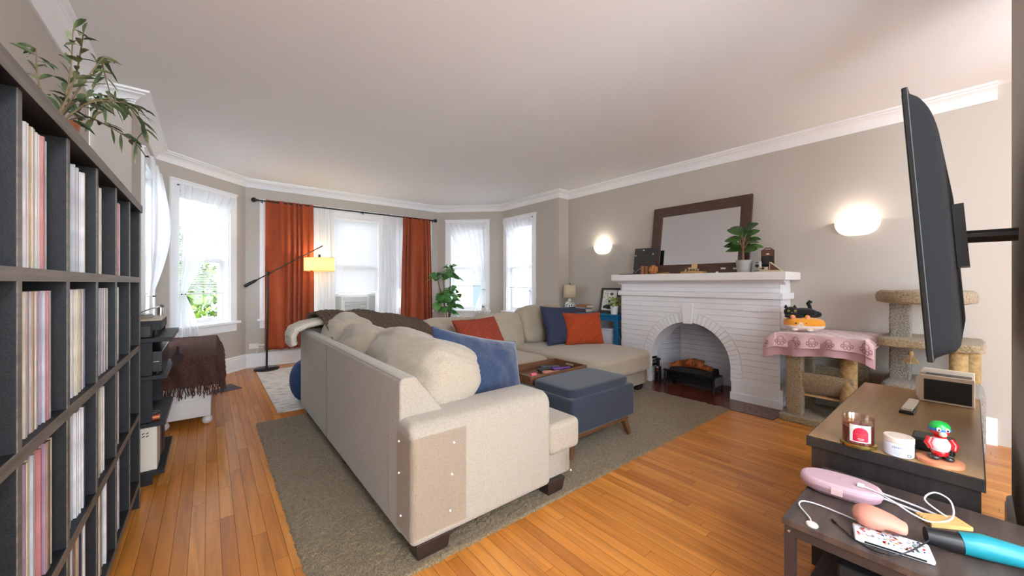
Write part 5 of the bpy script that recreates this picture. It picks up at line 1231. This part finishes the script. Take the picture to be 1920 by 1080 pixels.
mb = wb(MC); mb.box(2.065, 3.355, -.01, .42, .05, .07); mb.build('bottom_board', md, MC, smooth=0)
for i in range(3):
    a = 2.068 + i * .43; mb = wb(MC); mb.box(a, a + .424, .42, .44, .075, .51); d_ = mb.build('door', md, MC, smooth=0, bevel=.002)
    mb = wb(MC); mb.cyl((a + .39, .44, .30), (a + .39, .46, .30), .010, n=12); 
    k_ = mb.build('handle', blackm, d_)
TV = thing('television', 'large flat black television tilted on a wall arm, seen from behind its left edge', 'television', (2.335, .087, 1.40))
TV.rotation_euler = (R(-3.7), 0, 0)
tvb = mat('tv_back', (16, 17, 20), .75, bump=(300, .2, .001), spec=.2); tve = mat('tv_edge', (9, 10, 13), .4, spec=.5)
mb = MB(); mb.box(-.715, .715, .008, .022, -.41, .41); mb.build('bezel', tve, TV, smooth=0, bevel=.003)
mb = MB()
def tvf(a, b):
    x = -.70 + 1.40 * a; z = -.40 + .80 * b; ea = min(a, 1 - a) / .06; eb_ = min((1 - b) / .22, b / .05)
    k = math.sqrt(max(0, 1 - (1 - min(1, ea)) ** 2)) * math.sqrt(max(0, 1 - (1 - min(1, eb_)) ** 2))
    return (x, .008 - .052 * k, z)
mb.grid(tvf, 60, 50); mb.build('rear_housing', tvb, TV, smooth=60)
mb = MB(); mb.box(-.70, .70, .0221, .0235, -.395, .395); mb.build('screen', mat('screen_black', (8, 8, 10), .08, spec=.8), TV, smooth=0)
mb = MB(); mb.box(-.12, .12, -.075, -.045, -.12, .12); mb.tube([(0, -.06, 0), (0, -.195, -.01)], .025, 10); mb.build('wall_arm', blackm, TV, smooth=0)
CZ = .5605
# candle
CA = thing('candle_jar', 'red wax candle in a glass jar with ornate label on a gold lid', 'candle', (2.055, .293, CZ))
gold = mat('gold_lid', (190, 162, 84), .25, metal=.9)
mb = MB(); mb.lathe([(0, 0), (.054, 0), (.056, .003), (.056, .013), (.052, .015), (0, .015)], 40); mb.build('gold_lid', gold, CA, smooth=40)
jg = bpy.data.materials.new('jar_glass'); jg.use_nodes = True; mixglass(jg, .14, (.95, .86, .80))
mb = MB(); mb.lathe([(.050, .0155), (.050, .113), (.0515, .116), (.049, .117), (.0475, .113), (.0475, .020)], 44); mb.build('glass_jar', jg, CA, smooth=50)
mb = MB(); mb.lathe([(0, .017), (.047, .017), (.047, .078), (.03, .074), (0, .074)], 40); mb.build('wax', mat('red_wax', (122, 34, 38), .35), CA, smooth=50)
FA = math.atan2(-.70, -.72)   # the label faces the camera side
def onjar(r, a0, w_, z0, z1, n=14, th=.0004):
    return lambda a, b: ((r + th) * math.cos(FA + a0 + (a - .5) * w_ / r), (r + th) * math.sin(FA + a0 + (a - .5) * w_ / r), z0 + (z1 - z0) * b)
FA = math.atan2(-.30, -.95)
mb = MB(); mb.grid(onjar(.050, 0, .068, .026, .094), 16, 2); lb = mb.build('paper_label', mat('label_white', (226, 224, 218), .5, var=(220, (120, 118, 124), None, .62, .68)), CA, smooth=80)
mb = MB(); W2, r_ = .024, .0508; mb.grid(lambda a, b: ((lambda x, z: (r_ * math.cos(FA + x / r_), r_ * math.sin(FA + x / r_), z))(W2 * (2 * a - 1), .030 + (.032 + .95 * math.sqrt(max(0, W2 * W2 - (W2 * (2 * a - 1)) ** 2))) * b)), 24, 4); pts = [(-W2, .030), (W2, .030)] + [(W2 * math.cos(t / 14 * PI), .062 + W2 * math.sin(t / 14 * PI) * .95) for t in range(15)]
mb.build('red_arch', mat('label_red', (190, 22, 58), .5), lb, smooth=80)
def jartext(par, s, size, m, r, z, a0=0):
    cu = bpy.data.curves.new('text', 'FONT'); cu.body = s; cu.size = size; cu.align_x = 'CENTER'; t = bpy.data.objects.new('t', cu); COL.objects.link(t)
    me = bpy.data.meshes.new_from_object(t.evaluated_get(bpy.context.evaluated_depsgraph_get())); bpy.data.objects.remove(t)
    for v in me.vertices: x, y = v.co.x, v.co.y; an = FA + a0 + x / r; v.co = Vector((r * math.cos(an), r * math.sin(an), z + y))
    me.materials.clear(); me.materials.append(m); return link('lettering', me, par)
ot = mat('label_orange', (226, 96, 62), .5); wt = MATS['paper_white']
jartext(lb, 'Christmas', .0085, ot, .0512, .056); jartext(lb, 'Cheer', .0085, ot, .0512, .048); 
for z_, w_ in ((.041, .020), (.036, .016)): mb = MB(); mb.grid(onjar(.0508, 0, w_, z_, z_ + .0016), 6, 1); mb.build('print_line', wt, lb)
mb = MB(); 
for k_ in range(3): a = k_ * 2.1; mb.cyl((.02 * math.cos(a), .02 * math.sin(a), .074), (.02 * math.cos(a), .02 * math.sin(a), .082), .001, n=5); 
w_ = mb.build('wick', blackm, CA); w_['kind'] = 'stuff'
# supplement tub
ZT = thing('supplement_tub', 'white round tub with cream lid and blue lettering beside the candle', 'tub', (2.060, .178, CZ)); FA = math.atan2(-.25, -.97)
mb = MB(); mb.lathe([(0, 0), (.038, 0), (.042, .004), (.0425, .05), (.041, .052), (0, .052)], 40); mb.build('tub_body', mat('tub_white', (222, 222, 232), .35), ZT, smooth=40)
mb = MB(); mb.lathe([(.041, .0525), (.0435, .054), (.0435, .071), (.041, .0735), (0, .0735)], 40); mb.build('lid', mat('lid_cream', (232, 214, 200), .4), ZT, smooth=40)
bt = mat('ink_blue', (54, 58, 160), .5); jartext(ZT, 'ZENIFEL+', .0105, bt, .0429, .034, -.1)

for i, w_ in enumerate((.036, .030, .034, .022)): mb = MB(); mb.grid(onjar(.0428, -.1, w_, .026 - i * .005, .0269 - i * .005), 6, 1); mb.build('print_line', bt, ZT)
mb = MB(); mb.tube([((.0432) * math.cos(FA + .55 + .13 * math.cos(t / 16 * 2 * PI)), .0432 * math.sin(FA + .55 + .13 * math.cos(t / 16 * 2 * PI)), .013 + .0055 * math.sin(t / 16 * 2 * PI)) for t in range(16)], .0009, 5, closed=True); mb.build('round_seal', mat('seal_green', (84, 110, 84), .5), ZT)
# figurine on a cork base
FG = thing('toy_figurine', 'toy figurine in green cap and red and white outfit on an orange round base', 'figurine', (2.085, .075, CZ), R(-70))
mb = MB(); mb.lathe([(0, 0), (.06, 0), (.06, .013), (.055, .015), (0, .015)], 36, sx=1.0, sy=1.0); mb.build('round_base', mat('orange_base', (216, 142, 104), .5), FG, smooth=40)
red = mat('toy_red', (204, 22, 30), .25, coat=.5); wh = mat('toy_white', (232, 226, 228), .25, coat=.5); gn = mat('toy_green', (30, 176, 70), .25, coat=.5); bk_ = mat('toy_black', (34, 38, 40), .25, coat=.5)
mb = MB(); mb.ball((0, 0, .066), .029, .027, .032, 18, 12); mb.build('body', wh, FG, smooth=80)
mb = MB(); mb.lathe([(.0, .028), (.020, .030), (.024, .042), (.020, .048)], 18); mb.build('trousers', red, FG, smooth=60)
for x in (-.018, .018): mb = MB(); mb.soft(x - .014, x + .014, -.030, .014, .0155, .032, 8, 3); mb.build('shoe', bk_, FG, smooth=80)
for x in (-.032, .032): mb = MB(); mb.tube([(x * .8, -.004, .090), (x * 1.1, -.012, .072), (x * .9, -.022, .056)], [.010, .0105, .008], 10); mb.build('arm', red, FG, smooth=80)
mb = MB(); mb.lathe([(.012, .092), (.020, .096), (.012, .102)], 16); mb.build('scarf', red, FG, smooth=60)
mb = MB(); mb.ball((0, 0, .118), .026, .025, .020, 18, 12); mb.build('head', red, FG, smooth=80)
mb = MB(); mb.ball((0, -.024, .112), .011, .012, .010, 12, 8); mb.build('snout', mat('toy_cream', (230, 214, 190), .3), FG, smooth=80)
mb = MB(); mb.lathe([(.0275, .120), (.028, .128), (.026, .140), (.018, .150), (0, .154)], 22); mb.build('cap', gn, FG, smooth=60)
mb = MB(); mb.lathe([(.0278, .120), (.029, .122), (.029, .128), (.0285, .129)], 22); mb.build('cap_band', mat('toy_blue', (36, 110, 200), .3), FG, smooth=60)
for x in (-.011, .011): mb = MB(); mb.ball((x, -.0265, .128), .007, .004, .008, 10, 8); e_ = mb.build('eye', wh, FG, smooth=80); mb = MB(); mb.ball((x, -.030, .127), .003, .002, .004, 8, 6); mb.build('pupil', bk_, e_, smooth=80)
o = thing('remote_dock', 'cream remote lying in a black holder on the console top', 'remote', (2.86, .205, CZ), R(-2)); mb = MB(); mb.box(-.13, -.02, -.026, .026, 0, .012); mb.build('holder', blackm, o, smooth=0, bevel=.003)
mb = MB(); mb.box(-.118, .14, -.020, .020, .0125, .026); mb.build('remote', mat('remote_cream', (218, 204, 184), .4), o, smooth=0, bevel=.004)
o = thing('console_box', 'low black box standing behind the white tub on the console', 'box', (2.23, .10, CZ)); mb = MB(); mb.box(-.05, .06, -.06, .055, 0, .05); mb.build('box_shell', mat('green_black', (26, 34, 34), .4), o, smooth=0, bevel=.01)
o = thing('game_console', 'black device with rounded cream side panels at the far end of the media console', 'device', (3.24, .10, CZ))
mb = MB(); mb.box(-.12, .12, -.10, .075, 0.01, .125); mb.build('device_body', blackm, o, smooth=0, bevel=.004)
for x in (.121, -.135): 
    mb = MB(); mb.prism([(-.11, 0), (.085, 0), (.10, .03), (.10, .13), (.085, .15), (-.11, .15)], 0, x if x > 0 else x, (x + .014)); mb.build('side_shell', mat('shell_cream', (226, 208, 188), .35), o, smooth=0, bevel=.005)
mb = MB(); mb.box(-.1365, -.1345, -.10, .070, .012, .128); mb.build('dark_inset', blackm, o, smooth=0)
# ------------------------------------------------------------------ side table and its clutter
ST = thing('side_table', 'dark rustic wood side table with black metal frame in the near right corner', 'table', (1.735, .09, 0)); ST.rotation_euler = (0, 0, 0)
stw = mat('rustic_dark_wood', (82, 68, 62), .42, var=(5, (60, 50, 47), (1, 8, 1), .35, .65), bump=(30, .3, .002, (1, 8, 1)), spec=.5); stf = mat('frame_brown_black', (50, 42, 40), .5)
mb = wb(ST); mb.box(1.465, 2.005, -.22, .395, .428, .450); mb.build('table_top', stw, ST, smooth=0, bevel=.002, seg=1)
mb = wb(ST); mb.box(1.475, 1.995, -.21, .385, .10, .115); mb.build('lower_shelf', stw, ST, smooth=0)
for x in (1.470, 1.972):
    for y in (-.215, .362):
        mb = wb(ST); mb.box(x, x + .028, y, y + .028, 0, .427); mb.build('leg', stf, ST, smooth=0)
for x in (1.470, 1.972): mb = wb(ST); mb.box(x, x + .028, -.187, .362, .398, .4275); mb.build('frame_rail', stf, ST, smooth=0)
for y in (-.215, .362): mb = wb(ST); mb.box(1.498, 1.972, y, y + .028, .398, .4275); mb.build('frame_rail', stf, ST, smooth=0)
for x in (1.468,):
    for y in (-.2, .376): mb = wb(ST); mb.cyl((x + .003, y, .413), (x - .002, y, .413), .004, n=8); mb.build('bolt', chrome, ST)
o = thing('black_storage_box', 'black fabric storage box on the lower shelf of the side table', 'box', (1.74, .05, .1155)); mb = MB(); mb.box(-.20, .20, -.22, .22, 0, .22); mb.build('box_shell', mat('black_fabric', (30, 29, 31), .8, bump=(120, .4, .003)), o, smooth=0, bevel=.01)
SZ = .4505
GC = thing('glasses_case', 'mauve pink zipped hard case lying on the side table', 'case', (1.795, .306, SZ), R(-84))
pkm = mat('mauve_fabric', (192, 160, 170), .7, bump=(300, .15, .001)); pkd = mat('mauve_dark', (172, 134, 146), .7)
def loz(z0, z1, s0, s1, n=6):
    def f(a, b):
        an = a * 2 * PI; c_, s_ = math.cos(an), math.sin(an); k = s0 + (s1 - s0) * b
        return (.114 * k * math.copysign(abs(c_) ** .75, c_), .067 * k * math.copysign(abs(s_) ** .85, s_), z0 + (z1 - z0) * b)
    return f
mb = MB(); q = [(.60, .0), (.85, .004), (.96, .014), (1.0, .028)]
for (a, za), (b, zb) in zip(q, q[1:]): mb.grid(loz(za, zb, a, b), 48, 1, True)
mb.build('case_bottom', pkd, GC, smooth=80)
mb = MB(); q = [(1.0, .0335), (.99, .042), (.955, .048), (.88, .0515), (.5, .053), (.02, .0535)]
for (a, za), (b, zb) in zip(q, q[1:]): mb.grid(loz(za, zb, a, b), 48, 1, True)
mb.build('case_top', pkm, GC, smooth=80)
mb = MB(); mb.grid(loz(.028, .0335, .985, .985), 48, 1, True); mb.build('zip', mat('zip_mauve', (172, 136, 146), .5), GC, smooth=80)
for z in (.0285, .033): mb = MB(); mb.tube([(.114 * 1.0 * math.copysign(abs(math.cos(t / 48 * 2 * PI)) ** .75, math.cos(t / 48 * 2 * PI)), .067 * math.copysign(abs(math.sin(t / 48 * 2 * PI)) ** .85, math.sin(t / 48 * 2 * PI)), z) for t in range(48)], .0013, 5, closed=True); mb.build('piping', pkm, GC, smooth=80)
mb = MB(); mb.box(-.02, .012, -.0695, -.0660, .016, .040); mb.build('zip_tab', mat('tab_pink', (222, 186, 186), .6), GC, smooth=0, bevel=.001)
PZ = thing('floral_phone', 'white floral patterned phone case lying under the peach massager', 'phone', (1.555, .150, SZ), R(-78))
flm = mat('floral_white', (232, 234, 240), .3, coat=.3)
mb = MB(); mb.box(-.082, .082, -.043, .043, .0, .016); mb.build('phone_case', flm, PZ, smooth=0, bevel=.006, seg=3)
mb = MB(); mb.box(-.060, .065, -.0436, -.0428, .005, .010); mb.build('side_buttons', blackm, PZ, smooth=0)
r9 = random.Random(8)
for nm_, c_ in (('petals_red', (206, 52, 60)), ('petals_teal', (60, 120, 134)), ('petals_navy', (44, 60, 100)), ('petals_orange', (230, 150, 60))):
    mb = MB()
    for i in range(26):
        x, y, th, L_ = r9.uniform(-.074, .074), r9.uniform(-.036, .036), r9.random() * 6.28, r9.uniform(.003, .008)
        mb.add([(x + L_ * math.cos(th + t) * (1 if t % PI < .1 else .45), y + L_ * math.sin(th + t) * (1 if t % PI < .1 else .45), .0163) for t in (0, PI / 2, PI, 3 * PI / 2)], [(0, 1, 2, 3)])
    p_ = mb.build('floral_print', mat(nm_, c_, .4), PZ, smooth=0); p_['kind'] = 'stuff'
PM = thing('peach_massager', 'peach coloured rounded teardrop massager resting on the floral phone', 'massager', (1.600, .190, SZ + .0165), R(-84))
mb = MB()
def tear(w, v):
    return w
T_ = []
prof = [(-.062, .004), (-.058, .020), (-.040, .034), (-.015, .038), (.015, .034), (.045, .027), (.068, .022), (.080, .019), (.084, .012), (.085, .001)]
for x, r_ in prof: T_.append((x * .84, r_ * 1.12))
mb.tube([(x, 0, .027 - (.004 if x > .04 else 0)) for x, r_ in T_], [r_ * .72 for x, r_ in T_], 24)
mb.v = [(x, y * 1.6, z) for x, y, z in mb.v]; mb.build('massager_body', mat('peach_rubber', (204, 140, 120), .55), PM, smooth=80)
mb = MB(); mb.box(.022, .050, -.0395, -.034, .012, .018); mb.build('switch', mat('dark_brown', (90, 58, 54), .5), PM, smooth=0)
HT = thing('hair_tool', 'black and teal hair tool lying at the right end of the side table', 'tool', (1.66, .03, SZ), R(-70))
mb = MB(); mb.tube([(-.06, 0, .028), (.0, 0, .028), (.01, 0, .028)], [.022, .027, .027], 18); mb.build('tool_head', blackm, HT, smooth=60)
mb = MB(); mb.tube([(.01, 0, .030), (.05, 0, .034), (.14, 0, .03)], [.028, .032, .026], 18); mb.build('tool_grip', mat('teal_grip', (24, 140, 156), .35), HT, smooth=60)
o = thing('wooden_comb', 'pale wooden toothed piece behind the hair tool on the side table', 'comb', (1.83, .055, SZ), R(-50)); mb = MB(); mb.box(-.05, .05, -.03, .03, 0, .012)
for i in range(6): mb.box(-.058, -.05, -.03 + i * .0108, -.024 + i * .0108, 0, .012)
mb.build('comb_body', mat('pale_wood', (214, 172, 108), .5), o, smooth=0)
wc = mat('cable_white', (228, 228, 232), .4)
o = thing('charger_cable', 'white cable with round magnetic puck at the near edge of the side table', 'cable', (1.52, .33, SZ))
mb = MB(); mb.tube(smooth_pts([(-.025, -.005, .006), (.0, .005, .006), (.06, .045, .004), (.10, .045, .004), (.115, .01, .004), (.11, -.05, .004), (.10, -.11, .004)]), .0025, 7); mb.build('cord', wc, o, smooth=60)
mb = MB(); mb.lathe([(0, 0), (.015, 0), (.0165, .004), (.014, .008), (0, .0085)], 24, (-.035, -.010, 0)); mb.build('puck', mat('puck_white', (216, 206, 196), .35), o, smooth=50)
o = thing('usb_cable', 'white cable looping from the top of the mauve case across the table', 'cable', (1.78, .25, SZ))
mb = MB(); mb.tube(smooth_pts([(.00, -.01, .057), (-.01, -.04, .057), (-.045, -.085, .058), (-.03, -.13, .03), (.0, -.17, .012), (.06, -.21, .02), (.12, -.205, .05), (.13, -.17, .06), (.09, -.15, .04), (.08, -.2, .01)]), .0026, 7); mb.build('cord', wc, o, smooth=60)
mb = MB(); mb.box(-.008, .012, -.012, .006, .0545, .062); mb.build('connector', wc, o, smooth=0, bevel=.002)
o = thing('flat_white_cord', 'flat white doubled cord running behind the mauve case', 'cable', (1.9, .12, SZ))
mb = MB(); mb.tube(smooth_pts([(-.04, .10, .006), (-.06, .0, .006), (-.09, -.08, .006)]), .004, 6); mb.tube(smooth_pts([(.0, .10, .006), (-.02, .0, .006), (-.06, -.09, .006)]), .004, 6); mb.build('cord', wc, o, smooth=60)
o = thing('black_cable', 'thin black cable curving over the floral phone on the side table', 'cable', (1.50, .22, SZ))
mb = MB(); mb.tube(smooth_pts([(.055, .055, .004), (.03, .03, .003), (.0, -.0, .003), (-.02, -.045, .003), (-.015, -.085, .012), (.03, -.115, .022), (.10, -.14, .03), (.16, -.14, .012)]), .002, 6); mb.tube([(.055, .055, .004), (.068, .065, .004)], .004, 8); mb.build('cord', blackm, o, smooth=60)
# ------------------------------------------------------------------ rugs
def shag():
    x0, x1, y0, y1 = .31, 3.90, 1.47, 3.90; nx, ny = 420, 290; rr = random.Random(2); v = []; col = []
    for i in range(nx + 1):
        for j in range(ny + 1):
            e = i in (0, nx) or j in (0, ny); x = x0 + (x1 - x0) * i / nx; y = y0 + (y1 - y0) * j / ny
            wob = 0 if not e else .006
            z = .001 if e else .006 + .010 * rr.random() + .0025 * nz(x * 9, y * 9)
            v.append((x + rr.uniform(-.003, .003) + wob * nz(x * 20, y * 20), y + rr.uniform(-.003, .003) + wob * nz(x * 20, y * 20, 5), z))
    f = [(i * (ny + 1) + j, (i + 1) * (ny + 1) + j, (i + 1) * (ny + 1) + j + 1, i * (ny + 1) + j + 1) for i in range(nx) for j in range(ny)]
    me = bpy.data.meshes.new('shag_rug'); me.from_pydata(v, [], f); m = mat('shag_pile', (146, 124, 92), 1, var=(150, (104, 88, 62), None, .38, .62), bump=(170, .8, .008), sheen=.2); me.materials.append(m)
    me.polygons.foreach_set('use_smooth', [True] * len(f)); o = link('shag_rug', me); return setp(o, 'large brown shag rug under the sofa, ottoman and chaise', 'rug')
shag()
o = thing('area_rug', 'pale grey and ivory mottled flat rug behind the sofa under the floor lamp', 'rug', (1.8, 5.2, 0))
prm = mat('ivory_rug', (214, 208, 202), .95, var=(9, (164, 152, 146), (1, 3.2, 1), .5, .68), bump=(200, .3, .002))
mb = wb(o); mb.box(.50, 3.1, 4.10, 6.22, .0005, .006); mb.build('rug_pile', prm, o, smooth=0)

# ------------------------------------------------------------------ outdoors
mb = MB(); mb.box(-14, 16, 7.2, 24, -3.2, -3.1); mb.box(-14, -1.2, -4, 7.2, -3.2, -3.1); mb.box(4.9, 16, -4, 7.2, -3.2, -3.1)
setp(mb.build('ground_outside', mat('lawn', (108, 128, 74), .9, var=(.6, (150, 150, 140))), smooth=0), kind='structure', label='ground outside, far below the windows')
gm_ = mat('tree_leaf', (70, 112, 30), .6, var=(3, (120, 150, 50), None, .4, .6)); tk = mat('tree_bark', (84, 70, 58), .9)
def tree(x, y, r_, zc, seed, lab):
    o = thing('garden_tree', lab, 'tree', (x, y, -3.1)); rr = random.Random(seed); mb = MB()
    for i in range(2600):
        a = rr.random() * 6.28; c_ = rr.uniform(-1, 1); q = (1 - c_ * c_) ** .5; rad = r_ * rr.uniform(.6, 1.05) * (1 + .2 * nz(math.cos(a) * 2 + seed, c_ * 2))
        p = Vector((rad * q * math.cos(a), rad * q * math.sin(a), zc + 3.1 + rad * c_ * .9)); dv = Vector((rr.uniform(-1, 1), rr.uniform(-1, 1), rr.uniform(-1, .4)))
        leaf(mb, p, dv, .20, .13, .2, n=2)
    mb.build('foliage', gm_, o, smooth=60)
    mb = MB(); mb.cyl((0, 0, 0), (.05, 0, zc + 3.0), .16, .07, 10); mb.build('trunk', tk, o)
tree(-.55, 10.6, 1.5, .35, 1, 'bright green garden tree nearest the left angled window'); tree(-4.6, 11.4, 1.7, .7, 2, 'broad garden tree left of the nearest one outside'); tree(-1.6, 14.6, 1.9, 1.6, 3, 'taller garden tree standing behind the other two'); tree(1.9, 14.2, 1.6, -.3, 5, 'low garden tree behind, seen through the left angled window')
o = thing('neighbour_house', 'white clapboard house across the yard seen through the right windows', 'house', (7.2, 14, -3.1))
sd = mat('siding', (224, 224, 222), .7); 
mb = wb(o); z = -3.1
while z < 2.4: mb.prism([(14, z), (14.02, z), (14.02, z + .19), (14.0, z + .19), (13.985, z)], 0, 3.8, 11.5); z += .19
mb.box(3.8, 11.5, 14.02, 18, -3.1, 2.4); mb.build('house_wall', sd, o, smooth=0)
mb = wb(o); mb.prism([(13.6, 2.35), (18.4, 2.35), (16, 3.9)], 0, 3.6, 11.7); mb.build('roof', mat('roof_grey', (128, 126, 128), .8), o, smooth=0)
for x in (4.8, 6.9, 9.0):
    mb = wb(o); mb.box(x, x + .9, 13.94, 13.98, .1, 1.5); fw_ = mb.build('house_window', trimm, o, smooth=0)
    mb = MB(); mb.T = Matrix.Translation(-o.location); mb.box(x + .07, x + .83, 13.925, 13.94, .17, 1.43); g_ = mb.build('house_pane', mat('dark_pane', (90, 100, 112), .1), fw_, smooth=0)
o = thing('parked_van', 'pale blue parked van outside, low in the right windows', 'van', (7.6, 11, -3.1))
mb = wb(o); mb.soft(5.4, 9.8, 10.1, 12, -2.7, -1.2, 12, 6); mb.build('van_body', mat('van_blue', (150, 180, 206), .3, coat=.5), o, smooth=60)
for x in (6.3, 8.9): mb = wb(o); mb.cyl((x, 10.05, -2.78), (x, 10.3, -2.78), .32, n=24); mb.build('wheel', blackm, o)
